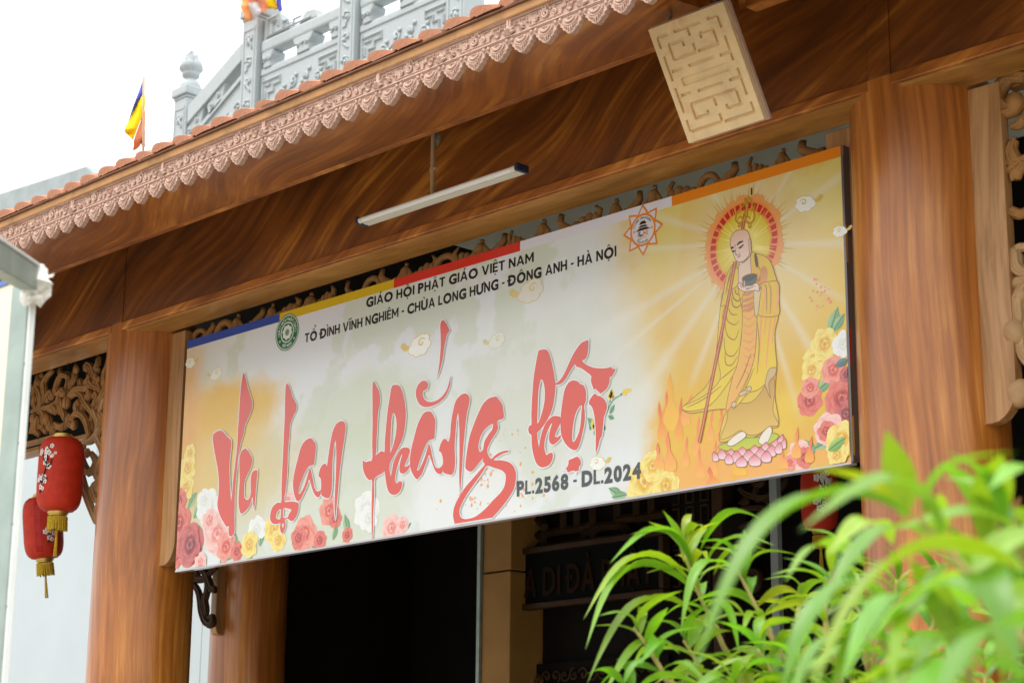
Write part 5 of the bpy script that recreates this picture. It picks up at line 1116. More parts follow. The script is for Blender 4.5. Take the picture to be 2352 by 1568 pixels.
SEG = [((305,330),(405,298)),((315,335),(335,430)),((460,275),(708,188)),((590,235),(605,310)),((768,162),(858,128)),((862,128),(890,240)),((405,395),(545,348)),((540,350),(548,405)),((412,395),(455,535)),((455,530),(655,455)),((630,378),(655,455)),((695,290),(815,250)),((697,295),(712,335)),((818,250),(855,395)),((672,445),(855,390)),((910,315),(980,535)),((858,490),(950,462)),((360,500),(432,722)),((425,640),(520,607)),((578,585),(803,508)),((648,815),(875,740)),((1003,608),(1075,850)),((928,718),(1020,688)),((455,790),(515,1018)),((498,858),(588,830)),((580,930),(985,805)),((585,930),(625,1075)),((625,1065),(738,1028)),((728,990),(738,1030)),((790,880),(808,950)),((985,805),(1018,945)),((905,970),(1018,935)),((893,935),(905,975)),((540,1085),(570,1190)),((580,1185),(850,1100)),((830,1020),(850,1095)),((870,1090),(1130,1010)),((1100,915),(1128,1010))]
U0 = sum(c[0] for c in (c_[0], c_[3]))/2; U1 = sum(c[0] for c in (c_[1], c_[2]))/2; V0 = (c_[0][1]+c_[1][1])/2; V1 = (c_[2][1]+c_[3][1])/2
# normalise through the four corners so that the grooves follow the plaque's own sides
H4 = [(228, 255), (920, 8), (1205, 1075), (550, 1300)]
def inv_bil(x, y):
    u = v = .5
    for _ in range(12):
        px = [(1-u)*(1-v), u*(1-v), u*v, (1-u)*v]; X = sum(k*h[0] for k, h in zip(px, H4))-x; Y = sum(k*h[1] for k, h in zip(px, H4))-y
        dxu = (1-v)*(H4[1][0]-H4[0][0])+v*(H4[2][0]-H4[3][0]); dyu = (1-v)*(H4[1][1]-H4[0][1])+v*(H4[2][1]-H4[3][1])
        dxv = (1-u)*(H4[3][0]-H4[0][0])+u*(H4[2][0]-H4[1][0]); dyv = (1-u)*(H4[3][1]-H4[0][1])+u*(H4[2][1]-H4[1][1])
        D_ = dxu*dyv-dxv*dyu; u -= (X*dyv-Y*dxv)/D_; v -= (Y*dxu-X*dyu)/D_
    return u, v
GW = .0135
rects = []
for a, b in SEG:
    (u0, v0), (u1, v1) = inv_bil(*a), inv_bil(*b)
    x0_, x1_, y0_, y1_ = u0*PWd, u1*PWd, v0*LV, v1*LV
    if abs(x1_-x0_) > abs(y1_-y0_): c = (y0_+y1_)/2; rects.append((min(x0_, x1_), c-GW/2, max(x0_, x1_), c+GW/2))
    else: c = (x0_+x1_)/2; rects.append((c-GW/2, min(y0_, y1_), c+GW/2, max(y0_, y1_)))
(u0, v0), (u1, v1) = inv_bil(512, 735), inv_bil(925, 598); c = (v0+v1)/2*LV; rects.append((u0*PWd, c-.018, u1*PWd, c+.018))
def cells(rects, W_, H_, depth, th, place):
    us = sorted(set([0, W_]+[round(r[0], 4) for r in rects]+[round(r[2], 4) for r in rects])); vs = sorted(set([0, H_]+[round(r[1], 4) for r in rects]+[round(r[3], 4) for r in rects]))
    us = [u for u in us if 0 <= u <= W_]; vs = [v for v in vs if 0 <= v <= H_]; nu, nv = len(us)-1, len(vs)-1
    G = np.zeros((nu, nv), bool)
    for r in rects:
        for i in range(nu):
            if r[0]-1e-4 <= us[i] and us[i+1] <= r[2]+1e-4:
                for j in range(nv):
                    if r[1]-1e-4 <= vs[j] and vs[j+1] <= r[3]+1e-4: G[i, j] = True
    m = MB()
    def q(p): m.add([place(*k) for k in p], [(0, 1, 2, 3)])
    for i in range(nu):
        for j in range(nv):
            d = -depth if G[i, j] else 0
            q([(us[i], vs[j], d), (us[i], vs[j+1], d), (us[i+1], vs[j+1], d), (us[i+1], vs[j], d)])
            if i+1 < nu and G[i, j] != G[i+1, j]: q([(us[i+1], vs[j], 0), (us[i+1], vs[j+1], 0), (us[i+1], vs[j+1], -depth), (us[i+1], vs[j], -depth)])
            if j+1 < nv and G[i, j] != G[i, j+1]: q([(us[i], vs[j+1], 0), (us[i+1], vs[j+1], 0), (us[i+1], vs[j+1], -depth), (us[i], vs[j+1], -depth)])
    for p in ([(0, 0, 0), (W_, 0, 0), (W_, 0, -th), (0, 0, -th)], [(0, H_, 0), (0, H_, -th), (W_, H_, -th), (W_, H_, 0)], [(0, 0, 0), (0, 0, -th), (0, H_, -th), (0, H_, 0)], [(W_, 0, 0), (W_, H_, 0), (W_, H_, -th), (W_, 0, -th)], [(0, 0, -th), (W_, 0, -th), (W_, H_, -th), (0, H_, -th)]): q(p)
    return m
PLQ = thing('carved_plaque', 'cream plaster plaque with incised fretwork leaning out over the banner', 'plaque', loc=tuple(OX+EV*LV)); bpy.context.view_layer.update(); PI_ = PLQ.matrix_world.inverted()
plc = lambda u, v, d: OX+EX*u+EV*v+EN*d
par(cells(rects, PWd, LV, .012, .022, plc).obj('fret_face', M_plaque), PLQ, PI_)
m = MB(); mg = .008
cs8 = [plc(u, v, d) for d in (-.024, -.044) for u, v in ((-mg, -mg), (PWd+mg, -mg), (PWd+mg, LV+mg), (-mg, LV+mg))]
m.add(cs8, [(0, 3, 2, 1), (4, 5, 6, 7), (0, 1, 5, 4), (1, 2, 6, 5), (2, 3, 7, 6), (3, 0, 4, 7)]); par(bevel(m.obj('backing_slab', M_terra), .003), PLQ, PI_)

for u in (.2, .8):
    m = MB(); p_ = plc(u*PWd, .03, -.03); m.tube([p_, p_+Vector((0, .02, .16))], .008, 8); par(m.obj('hanger', M_putty), PLQ, PI_)

# ------------------------------------------------------------------ tube light under the eave
YL = 6.19
ta = PY((828, 513), YL); tb = PY((1193, 394), YL); ta.z = tb.z = (ta.z+tb.z)/2
TL = thing('tube_light', 'white fluorescent batten hanging below the beam on a short pipe', 'lamp', loc=((ta.x+tb.x)/2, YL, ta.z)); bpy.context.view_layer.update(); TI = TL.matrix_world.inverted()
def tp(mb, n, mt, **k): return par(mb.obj(n, mt, **k), TL, TI)
m = MB(); m.prism([(ta.x, ta.z), (tb.x, ta.z), (tb.x, ta.z+.03), (ta.x, ta.z+.03)], YL+.01, YL+.055); bevel(tp(m, 'housing', M_lamp), .004)
m = MB(); m.tube([(ta.x+.02, YL-.012, ta.z+.012), (tb.x-.02, YL-.012, ta.z+.012)], .0145, 16); tp(m, 'glass_tube', M_tube, sharp=40)
for x in (ta.x-.012, tb.x-.006):
    m = MB(); m.box((x, YL-.03, ta.z-.006), (x+.022, YL+.05, ta.z+.034)); bevel(tp(m, 'end_cap', M_cap), .006)
for x in (ta.x+.01, tb.x-.04):
    m = MB(); m.tube([(x, YL-.012, ta.z+.012), (x+.03, YL-.012, ta.z+.012)], .0155, 14); tp(m, 'tube_collar', M_lamp, sharp=40)
px_ = PY((994, 380), YL+.03).x; zt_ = ZB+.04
m = MB(); m.tube([(px_, YL+.03, ta.z+.028), (px_-.002, YL+.03, (ta.z+zt_)/2), (px_-.004, YL+.03, 5.301)], .0105, 12); tp(m, 'hanging_pipe', M_pipe, sharp=60)
zc_ = ta.z+.028+(zt_-ta.z)*.42; m = MB(); m.tube([(px_-.002, YL+.03, zc_-.012), (px_-.002, YL+.03, zc_+.012)], .0145, 12); m.box((px_+.010, YL+.02, zc_-.006), (px_+.028, YL+.034, zc_+.006)); tp(m, 'pipe_clip', M_pipe, sharp=40)
m = MB(); m.blob((px_+.012, YL+.045, zt_-.012), (.022, .012, .035), 9, 6); m.v = [(a+rnd.uniform(-.005, .005), b, c+rnd.uniform(-.008, .008)) for a, b, c in m.v]; tp(m, 'filler_patch', M_putty)
m = MB(); m.tube([(px_+.01, YL+.035, ta.z+.03), (px_+.016, YL+.034, ta.z+.12), (px_+.012, YL+.034, ta.z+.22), (px_+.012, YL+.036, zt_)], .0022, 5); tp(m, 'cable', M_putty)

# ------------------------------------------------------------------ lanterns
def lantern(c, R, H, label, branch_a, seam_a=None, cap=True):
    L = thing('paper_lantern', label, 'lantern', 'red lanterns hung about the porch', loc=(c.x, c.y, c.z))
    m = MB(); prof = []; n = 64
    for i in range(n+1):
        t = -1+2*i/n; r = R*(1-abs(t)**4.5*.5) if abs(t) < 1 else R*.5
        r = R*((1-abs(t)**5)**.5*.55+.45); prof.append((r + (.0045 if i % 2 else 0), t*H/2))
    m.lathe(prof, (0, 0, 0), 36); m.obj('lantern_body', M_red, L, smooth=True)
    for z, s in ((H/2, 1), (-H/2, -1)):
        m = MB(); m.lathe([(R*.28, 0), (R*.46, 0), (R*.46, s*.014), (R*.40, s*.014), (R*.40, s*.024), (R*.28, s*.024)], (0, 0, z), 28); m.obj('gold_rim', M_gold, L, sharp=40)
    m = MB(); rr2 = random.Random(2)
    for i in range(44):
        a = 2*math.pi*i/44; r = R*.42; l = R*.62*rr2.uniform(.92, 1.08); jx = rr2.uniform(-.006, .006)
        m.tube([(r*math.cos(a), r*math.sin(a), -H/2-.03), (r*1.02*math.cos(a)+jx, r*1.02*math.sin(a), -H/2-.03-l)], .0042, 4)
    m.obj('fringe', M_tassel, L)
    m = MB(); z0 = -H/2-.03-R*.55; m.tube([(0, 0, -H/2), (0, 0, z0)], .0025, 5); m.blob((0, 0, z0-.01), (.012, .012, .012), 8, 6)
    for i in range(9):
        a = 2*math.pi*i/9; m.tube([(.004*math.cos(a), .004*math.sin(a), z0-.02), (.010*math.cos(a), .010*math.sin(a), z0-.02-R*1.1)], .003, 4)
    m.obj('tassel', M_tassel, L)
    m = MB(); m.tube([(0, 0, H/2+.04), (.002, 0, H/2+.5)], .002, 5); m.obj('cord', M_blk, L)
    prof_r = lambda z: np.interp(z, [p[1] for p in prof], [p[0] for p in prof])+.003
    def on(a, z): r = prof_r(z); return (r*math.cos(a), r*math.sin(a), z)
    if branch_a is not None:
        br_ = [[(-.35, -.33), (-.2, -.22), (-.15, -.08), (0, .05), (.05, .2), (-.02, .33)], [(-.15, -.08), (.12, -.12)], [(0, .05), (.22, .1), (.3, .22)], [(-.2, -.22), (-.4, -.1)], [(.03, .12), (-.2, .2), (-.28, .3)], [(-.02, .33), (.1, .42)]]
        m = MB()
        for q in br_: m.tube([on(branch_a+x*.9, z*H*.85) for x, z in q], [.006]+[.005]*(len(q)-2)+[.002], 5)
        m.obj('painted_branch', M_blk, L)
        m = MB(); rr3 = random.Random(9)
        for i in range(26):
            q = rr3.choice(br_); p = rr3.choice(q); x = p[0]+rr3.uniform(-.14, .14); z = (p[1]+rr3.uniform(-.05, .06))*H*.85; s = rr3.uniform(.006, .013)
            for k in range(5):
                t = 2*math.pi*k/5; cpt3 = Vector(on(branch_a+x*.9+s*math.cos(t)/R, z+s*math.sin(t))); nrm = Vector((cpt3.x, cpt3.y, 0)).normalized(); tx = Vector((-nrm.y, nrm.x, 0)); cpt3 += nrm*.001*(1+.2*k)
                m.add([cpt3+tx*(s*.62*math.cos(w))+Vector((0, 0, s*.62*math.sin(w))) for w in np.linspace(0, 2*math.pi, 8)[:-1]], [tuple(range(7))])
        m.obj('painted_blossom', M_petal, L)
    if seam_a is not None:
        m = MB(); zs_ = np.linspace(-H*.47, H*.47, 14); v = []
        for z in zs_: v += [on(seam_a-.16, z), on(seam_a+.16, z)]
        m.add(v, [(2*i, 2*i+1, 2*i+3, 2*i+2) for i in range(13)]); m.obj('seam_band', M_redd, L)
    return L
cam_dir = math.atan2(-.67, .70)
l1 = PY((139, 1090), 6.58); d1 = (l1-Vector((0, 0, CZ))).dot(Vector(RM[:, 2])); lantern(l1, 51/F*d1, 172/F*d1, 'red lantern with white blossom branch hanging nearest the carved left screen', cam_dir-.45)
l2 = PY((99, 1212), 6.95); d2 = (l2-Vector((0, 0, CZ))).dot(Vector(RM[:, 2])); lo2 = lantern(l2, 44/F*d2, 142/F*d2, 'smaller red lantern partly hidden behind the blossom lantern at left', cam_dir+.75, cam_dir-.05); lo2.rotation_euler = (math.radians(6), math.radians(-3), 0)
l3 = PY((1882, 1143), 8.2); d3 = (l3-Vector((0, 0, CZ))).dot(Vector(RM[:, 2])); lantern(l3, 41/F*d3, 150/F*d3, 'dim red lantern in the dark hall below the banner end, behind leaves', cam_dir+.1)

# ------------------------------------------------------------------ stone balustrade on the upper terrace
YBA = 13.
zb1 = ZM(0, 0, 1.68); zb2 = ZM(1300, 0, 1.68)
b1 = lambda x, y: PY(zb1(x, y), YBA); b2 = lambda x, y: PY(zb2(x, y), YBA)
BAL = thing('stone_balustrade', 'pale grey carved stone balustrade stepping down a stair above the roof', 'balustrade', loc=(b1(1740, 600).x, YBA, b1(1740, 1000).z-.6)); bpy.context.view_layer.update(); BI = BAL.matrix_world.inverted()
def bp_(mb, n, mt=M_stone, **k): return par(mb.obj(n, mt, **k), BAL, BI)
def relief(parent, x0, x1, z0, z1, n, seed, y, tr=.018):
    r = random.Random(seed); w = x1-x0
    for i in range(n):
        z = z1-(z1-z0)*(i+.5)/n; m = MB(); s = 1 if i % 2 else -1; cx = (x0+x1)/2
        scroll(m, (cx+s*w*.10, z), w*.22, r.uniform(0, 6), s*1.2, tr, y, (cx-s*w*.3, z-(z1-z0)/n*.4), flat=1.)
        m.blob((cx-s*w*.22, y, z+w*.15), (tr*1.6, tr*1.3, tr*1.6), 7, 5); m.tube([(cx-s*w*.3, y, z+w*.3), (cx, y, z+w*.36), (cx+s*w*.3, y, z+w*.22)], [tr*.5, tr, tr*.5], 6)
        o = m.obj('carved_relief', M_stone, None, smooth=True); o.parent = parent
def post(xc, w, ztop, zbot, cap=True, lotus_=False, nrel=5, seed=1):
    m = MB(); m.box((xc-w/2, YBA-w/2, zbot), (xc+w/2, YBA+w/2, ztop))
    fr = w*.12; o = bevel(bp_(m, 'post'), .012)
    m = MB()
    for a, b in (((xc-w*.38, zbot+.05), (xc-w*.33, ztop-.1)), ((xc+w*.33, zbot+.05), (xc+w*.38, ztop-.1)), ((xc-w*.33, ztop-.14), (xc+w*.33, ztop-.1))): m.box((a[0], YBA-w/2-.008, a[1]), (b[0], YBA-w/2+.01, b[1]))
    q = m.obj('post_border', M_stone); q.parent = o
    relief(o, xc-w*.34, xc+w*.34, ztop-.15-(nrel*.27), ztop-.15, nrel, seed, YBA-w/2-.002)
    if cap:
        m = MB(); W2 = w*.62; m.box((xc-w*.54, YBA-w*.54, ztop+.001), (xc+w*.54, YBA+w*.54, ztop+.04)); m.box((xc-W2, YBA-W2, ztop+.041), (xc+W2, YBA+W2, ztop+.16)); q = bevel(m.obj('post_cap', M_stone), .02, 3); q.parent = o
    if lotus_:
        z0 = ztop+.16; m = MB(); m.lathe([(w*.5, 0), (w*.52, .03), (w*.40, .10), (w*.26, .12), (w*.24, .15), (w*.40, .17), (w*.42, .21), (w*.36, .25)], (xc, YBA, z0), 24); q = m.obj('finial', M_stone, smooth=True); q.parent = o
        for ring_, (n, r0, r1, zb0, h) in enumerate(((8, w*.34, w*.54, z0+.2, .19), (8, w*.26, w*.36, z0+.24, .24), (5, w*.1, w*.14, z0+.3, .22))):
            for i in range(n):
                a = 2*math.pi*(i+.5*ring_)/n; ca, sa = math.cos(a), math.sin(a); m = MB(); pw = r1*math.pi/n*1.25; v = []
                for t, rr4, ww in ((0, r0, .5), (.35, r1*1.05, 1.), (.7, r1, .85), (1., r1*.78, .05)):
                    for s in (-1, 0, 1): q4 = rr4-.02*abs(s); v.append((xc+ca*q4-sa*pw*ww*s, YBA+sa*q4+ca*pw*ww*s, zb0+h*t))
                m.add(v, [(i_*3+j, i_*3+j+1, i_*3+j+4, i_*3+j+3) for i_ in range(3) for j in range(2)]); o2 = m.obj('finial_petal', M_stone, smooth=True); o2.parent = o
    return o
pw = .29
xp1 = b1(1742, 300).x; zp1 = b1(1742, 160).z
xp2 = b2(208, 200).x; zp2 = b2(208, 25).z+.05
xpn = b1(1268, 780).x; zpn = b1(1268, 690).z
ZTER = b1(1742, 900).z-.35
post(xp1, pw, zp1, ZTER-1, True, False, 6, 3); post(xp2, pw, zp1+.02, ZTER-1, True, False, 6, 5); post(xpn, pw*.92, zpn, ZTER-2, True, True, 4, 8)
xp3 = xp2+(xp2-xp1); post(xp3, pw, zp1+.02, ZTER-1, True, False, 6, 6)
zr0 = b1(1815, 395).z; zr1 = b1(1815, 335).z
for k, (xa_, xb2) in enumerate(((xp1+pw/2, xp2-pw/2), (xp2+pw/2, xp3-pw/2))):
    m = MB(); m.box((xa_, YBA-.09, zr0+.05), (xb2, YBA+.09, zr0+.22)); bevel(bp_(m, 'rail'), .04, 3)
    zt2 = b1(1845, 455).z; m = MB(); m.box((xa_+.02, YBA-.07, ZTER-.6), (xb2-.02, YBA+.07, zt2)); P_ = bevel(bp_(m, 'panel'), .01)
    m = MB(); m.box((xa_+.021, YBA-.085, zt2-.10), (xb2-.021, YBA+.08, zt2-.02)); q = bevel(m.obj('panel_border', M_stone), .015); q.parent = P_
    for sx in (0, 1):
        ex_ = xa_+.06 if sx == 0 else xb2-.06; s = 1 if sx == 0 else -1
        for g_ in (([0, -.18], [.34, -.18], [.34, -.26], [.22, -.26], [.22, -.34], [.12, -.34], [.12, -.46], [.05, -.46]), ([0, -.13], [0, -.6]), ([.05, -.24], [.16, -.24]), ([.05, -.30], [.05, -.40])):
            m = MB(); m.tube([(ex_+s*u, YBA-.075, zt2+v_) for u, v_ in g_], .018, 4); o = m.obj('fret_relief', M_stone); o.parent = P_
    for i, (u, v_) in enumerate(((.28, -.42), (.42, -.34), (.5, -.45), (.58, -.33), (.72, -.40), (.35, -.55), (.65, -.55))):
        m = MB(); cx = xa_+(xb2-xa_)*u; scroll(m, (cx, zt2+v_), .07, i*1.7, 1.3*(-1)**i, .022, YBA-.075, (cx+.12*(-1)**i, zt2+v_-.1)); m.blob((cx+.06, YBA-.075, zt2+v_+.08), (.035, .025, .03), 7, 5); o = m.obj('carved_relief', M_stone, smooth=True); o.parent = P_
    for u in (.10, .54, .92):
        cx = xa_+(xb2-xa_)*u; w2 = .17 if u == .54 else .10; m = MB()
        m.prism([(cx-w2*.7, zt2-.019), (cx+w2*.7, zt2-.019), (cx+w2*.62, zt2+.07), (cx+w2, zt2+.13), (cx+w2*1.08, zr0+.047), (cx-w2*1.08, zr0+.047), (cx-w2, zt2+.13), (cx-w2*.62, zt2+.07)], YBA-.10, YBA+.10)
        o = bevel(bp_(m, 'rail_bracket'), .015)
        for s in (-1, 0, 1):
            m = MB(); scroll(m, (cx+s*w2*.5, (zt2+zr0)/2+.02), .035, s*2., 1.1, .014, YBA-.105); q = m.obj('carved_relief', M_stone, smooth=True); q.parent = o
# stepped gusset beside the corner post
g0 = b1(1830, 115); g1 = b1(2065, 215)
zc2 = zr0+.22
pts = [(xp1+pw/2+.02, zc2+.003), (xp1+pw/2+.02, zp1-.02), (xp1+pw/2+.30, zp1-.02), (xp1+pw/2+.36, zp1-.12), (xp1+pw/2+.46, zp1-.16), (xp1+pw/2+.5, zp1-.28), (xp1+pw/2+.66, zp1-.34), (xp1+pw/2+.80, zc2+.14), (xp1+pw/2+.98, zc2+.12), (xp1+pw/2+1.04, zc2+.003)]
m = MB(); m.prism(pts, YBA-.06, YBA+.06); GS = bevel(bp_(m, 'gusset'), .01)
for q in ([(.08, -.1), (.08, .75)], [(.08, .75), (.24, .75)], [(.18, .12), (.18, .5), (.28, .5), (.28, .3)], [(.38, .12), (.38, .36), (.48, .36), (.48, .2)], [(.58, .12), (.58, .26), (.72, .26)], [(.14, .62), (.26, .62), (.26, .55)], [(.1, .05), (.9, .05)]):
    hgt = zp1-zc2; m = MB(); m.tube([(xp1+pw/2+.02+u, YBA-.066, zc2+.02+max(0, v_)*hgt) for u, v_ in q], .018, 4); o = m.obj('fret_relief', M_stone); o.parent = GS
# stair flight going down to the newel
def slant(p, q, h, y0, y1, n, w=.02):
    m = MB(); m.prism([(p[0], p[1]-h), (q[0], q[1]-h), (q[0], q[1]), (p[0], p[1])], y0, y1); return bevel(bp_(m, n), w, 3)
ra = b1(1322, 735); rb = b1(1682, 300)
ra.x = xpn+pw*.45; rb.x = xp1-pw/2
slant((ra.x, ra.z), (rb.x, rb.z), .24, YBA-.13, YBA+.13, 'stair_rail', .04)
sp_ = slant((ra.x+.02, ra.z-.42), (rb.x-.02, rb.z-.42), 2.2, YBA-.07, YBA+.07, 'stair_panel', .01)
m = MB(); m.prism([(ra.x+.03, ra.z-.46), (rb.x-.03, rb.z-.46), (rb.x-.03, rb.z-.40), (ra.x+.03, ra.z-.40)], YBA-.1, YBA+.09); o = m.obj('panel_border', M_stone); o.parent = sp_
for u in (.12, .5):
    cx = ra.x+(rb.x-ra.x)*u; cz = ra.z+(rb.z-ra.z)*u; m = MB(); m.prism([(cx-.12, cz-.50), (cx+.14, cz-.36), (cx+.20, cz-.1), (cx-.18, cz-.34)], YBA-.1, YBA+.1); o = bevel(bp_(m, 'rail_bracket'), .015)
    for s in (-1, 1):
        m = MB(); scroll(m, (cx+s*.07, cz-.32+s*.05), .045, s*2., 1.1, .016, YBA-.105); q = m.obj('carved_relief', M_stone, smooth=True); q.parent = o
for i, u in enumerate((.3, .55, .75, .9)):
    cx = ra.x+(rb.x-ra.x)*u; cz = ra.z+(rb.z-ra.z)*u-.75; m = MB(); scroll(m, (cx, cz), .08, i, 1.3*(-1)**i, .022, YBA-.075); o = m.obj('carved_relief', M_stone, smooth=True); o.parent = sp_
# terrace block that carries it
TER = thing('stone_terrace', 'white rendered terrace wall seen past the left columns', 'terrace', loc=(xp1, 15, 0)); bpy.context.view_layer.update(); TEI = TER.matrix_world.inverted()
m = MB(); m.box((xp1-.3, YBA-.2, 0), (xp3+3, 19, ZTER-.3)); par(m.obj('terrace_wall', M_white), TER, TEI)
m = MB(); m.prism([(xpn-.4, 0), (xp1-.31, 0), (xp1-.31, rb.z-1.1), (xpn+.3, ra.z-1.1), (xpn-.4, ra.z-1.1)], YBA-.2, 16); par(m.obj('stair_flank', M_white), TER, TEI)

# ------------------------------------------------------------------ flags
def flag(label, foot, top, pieces, d, conv, amp):
    FL_ = thing('prayer_flag', label, 'flag', 'five colour flags', loc=foot); bpy.context.view_layer.update(); FI = FL_.matrix_world.inverted()
    m = MB(); m.tube([foot, top], .009, 8); par(m.obj('pole', M_pipe, smooth=True), FL_, FI)
    for col, poly in pieces:
        q = sample(poly, 3); me = MB(); ctr = None
        P_ = [PD(conv(*p), d+amp*math.sin(p[0]*.055+p[1]*.02)) for p in q]
        tri = tessellate_polygon([[Vector((p[0], p[1], 0)) for p in q]]); me.add(P_, [tuple(t) for t in tri], lin(*col)); o = par(me.obj('stripe', M_cloth, color=True, smooth=True), FL_, FI)
        s_ = o.modifiers.new('thick', 'SOLIDIFY'); s_.thickness = .002
dF1 = 14.6
f_top = PD(zb1(966, 518), dF1); pfoot = PD(zb1(984, 1010), dF1); ff = Vector((pfoot.x, pfoot.y, ZT+SL*(pfoot.y-YT)))
flag('five colour flag drooping from a pole on the tiled roof, against white sky', ff, f_top, [
 ((84, 96, 190), [(963,522),(970,575),(970,620),(920,700),(855,830),(855,830),(870,790),(900,700),(940,600)]),
 ((246, 196, 10), [(970,622),(972,735),(940,820),(895,940),(895,940),(860,910),(836,875),(858,832),(922,702)]),
 ((250, 168, 128), [(972,737),(974,850),(950,960),(920,1000),(892,1012),(892,1012),(898,970),(900,938),(942,822)]),
 ((236, 226, 226), [(974,852),(980,985),(965,975),(950,975),(958,920)])], dF1, zb1, .05)
dF2 = 23.2
f2t = PD(zb1(1886, -260), dF2); f2f = Vector((xp1+.13, YBA, zp1+.16)); 
flag('five colour flag hanging over the stone corner post at the top', f2f, f2t, [
 ((250, 166, 104), [(1600,-220),(1625,0),(1615,45),(1640,100),(1650,155),(1656,140),(1694,138),(1680,60),(1672,25),(1668,0),(1650,-220)]),
 ((226, 222, 222), [(1674,24),(1734,16),(1745,50),(1756,82),(1725,118),(1697,138),(1697,138),(1684,70)]),
 ((250, 158, 120), [(1652,-220),(1670,22),(1670,22),(1736,14),(1736,14),(1757,88),(1800,58),(1788,0),(1740,-220)]),
 ((246, 196, 20), [(1742,-220),(1790,0),(1802,58),(1830,58),(1864,66),(1854,0),(1830,-230)]),
 ((92, 100, 200), [(1832,-230),(1856,0),(1866,66),(1896,72),(1890,0),(1888,-240)])], dF2, zb1, .04)

# ------------------------------------------------------------------ grey parapet and white wall beyond
YWW = 15.5
pa, pb, pc = (PY(zb1(*p), YWW) for p in ((-300, 1425), (640, 1130), (760, 1250)))
WB_ = thing('white_building', 'plain white building with a sloping grey gable edge at far left', 'building', loc=(-25, YWW, 0)); bpy.context.view_layer.update(); WBI = WB_.matrix_world.inverted()
m = MB(); m.prism([(-46, 0), (-12, 0), (-12, 7), (pc.x, 7), (pc.x, pc.z-.55), (pb.x, pb.z-.5), (pa.x, pa.z-.5), (-46, pa.z-4)], YWW, YWW+.3); par(m.obj('wall', M_white), WB_, WBI)
m = MB(); m.prism([(pc.x, pc.z-.54), (pc.x, pc.z), (pb.x, pb.z), (pa.x, pa.z), (pa.x, pa.z-.49), (pb.x, pb.z-.49)], YWW-.15, YWW+.45); par(bevel(m.obj('gable_edge', M_conc), .03), WB_, WBI)

# ------------------------------------------------------------------ steel frame at the left edge
DS = 5.2
SF = thing('steel_frame', 'galvanised steel sign frame corner wrapped in white plastic at left edge', 'frame', loc=tuple(Vector((PD((45, 1500), DS).x, PD((45, 1500), DS).y, 0)))); bpy.context.view_layer.update(); SFI = SF.matrix_world.inverted()
def sp2(mb, n, mt, **k): return par(mb.obj(n, mt, **k), SF, SFI)
pc0 = PD((63, 690), DS); yS = pc0.y
xl_ = PY((24, 690), yS).x; xr_ = pc0.x; zt3 = PD((60, 640), DS).z
m = MB(); m.box((xl_, yS, 0), (xr_, yS+.02, zt3)); bevel(sp2(m, 'upright_post', M_zinc), .004)
m = MB(); m.box((xr_+.001, yS+.004, 0), (xr_+.004+.022, yS+.012, zt3)); m.box((xr_+.0185, yS-.004, 0), (xr_+.0245, yS+.012, zt3)); bevel(sp2(m, 'flange', M_zincw), .002)
for i in range(14):
    m = MB(); m.tube([(xr_+.010, yS+.003, .3+i*.21), (xr_+.010, yS-.002, .3+i*.21)], .003, 8); sp2(m, 'rivet', M_putty)
ra2 = PD((72, 632), DS); rb2 = PD((-70, 545), DS-1.1)
dr = (rb2-ra2).normalized(); up_ = Vector((0, 0, 1)); sd_ = dr.cross(up_).normalized(); up2 = sd_.cross(dr)
def beam(p, q, w, h, oz, n, mt):
    v = [k+sd_*(a*w)+up2*(oz+b*h) for k in (p, q) for a, b in ((-.5, -.5), (.5, -.5), (.5, .5), (-.5, .5))]
    m = MB(); m.add(v, [(0, 1, 2, 3), (7, 6, 5, 4), (0, 4, 5, 1), (1, 5, 6, 2), (2, 6, 7, 3), (3, 7, 4, 0)]); return bevel(sp2(m, n, mt), .003)
beam(ra2, rb2, .05, .06, -.012, 'top_rail', M_zinc); beam(ra2, rb2, .058, .008, .0235, 'rail_flange', M_zincw)
m = MB(); xq = PY((8, 800), yS+.01).x; m.box((xq-.5, yS+.012, .8), (xl_-.002, yS+.03, PY((10, 652), yS).z)); sp2(m, 'sign_panel', M_cream)
m = MB(); zq2 = PY((10, 652), yS).z; m.box((xq-.5, yS+.008, zq2+.001), (xl_-.002, yS+.034, zq2+.016)); sp2(m, 'panel_edge', M_blue)
m = MB(); wc = PD((82, 655), DS-.03); m.blob(wc, (.040, .036, .056), 11, 8)
m.v = [tuple(Vector(p)+(Vector(p)-wc).normalized()*(.034*mnoise.noise(Vector(p)*32)+.016*mnoise.noise(Vector(p)*80))) for p in m.v]; sp2(m, 'plastic_wrap', M_wrap)
for a, b, c, d in (((62, 690), (100, 688), (98, 676), (64, 674)), ((60, 668), (70, 630), (92, 640), (84, 676)), ((74, 624), (104, 626), (112, 640), (80, 640))):
    q = [PD(p, DS-.075+.03*rnd.random()) for p in (a, b, c, d)]; m = MB(); m.add(q+[(q[0]+q[2])/2+Vector((0, -.012, 0))], [(0, 1, 4), (1, 2, 4), (2, 3, 4), (3, 0, 4)]); o = sp2(m, 'torn_sheet', M_wrap); sm_ = o.modifiers.new('thick', 'SOLIDIFY'); sm_.thickness = .003
for a, b, c in (((98, 638), (121, 633), (124, 628)), ((98, 648), (112, 655), (119, 664)), ((84, 690), (96, 694), (101, 695)), ((70, 628), (88, 622), (104, 624)), ((88, 668), (96, 674), (101, 682))):
    m = MB(); m.tube([PD(a, DS-.05), PD(b, DS-.05), PD(c, DS-.05)], [.005, .004, .002], 4, flat=.3); sp2(m, 'torn_strip', M_wrap)

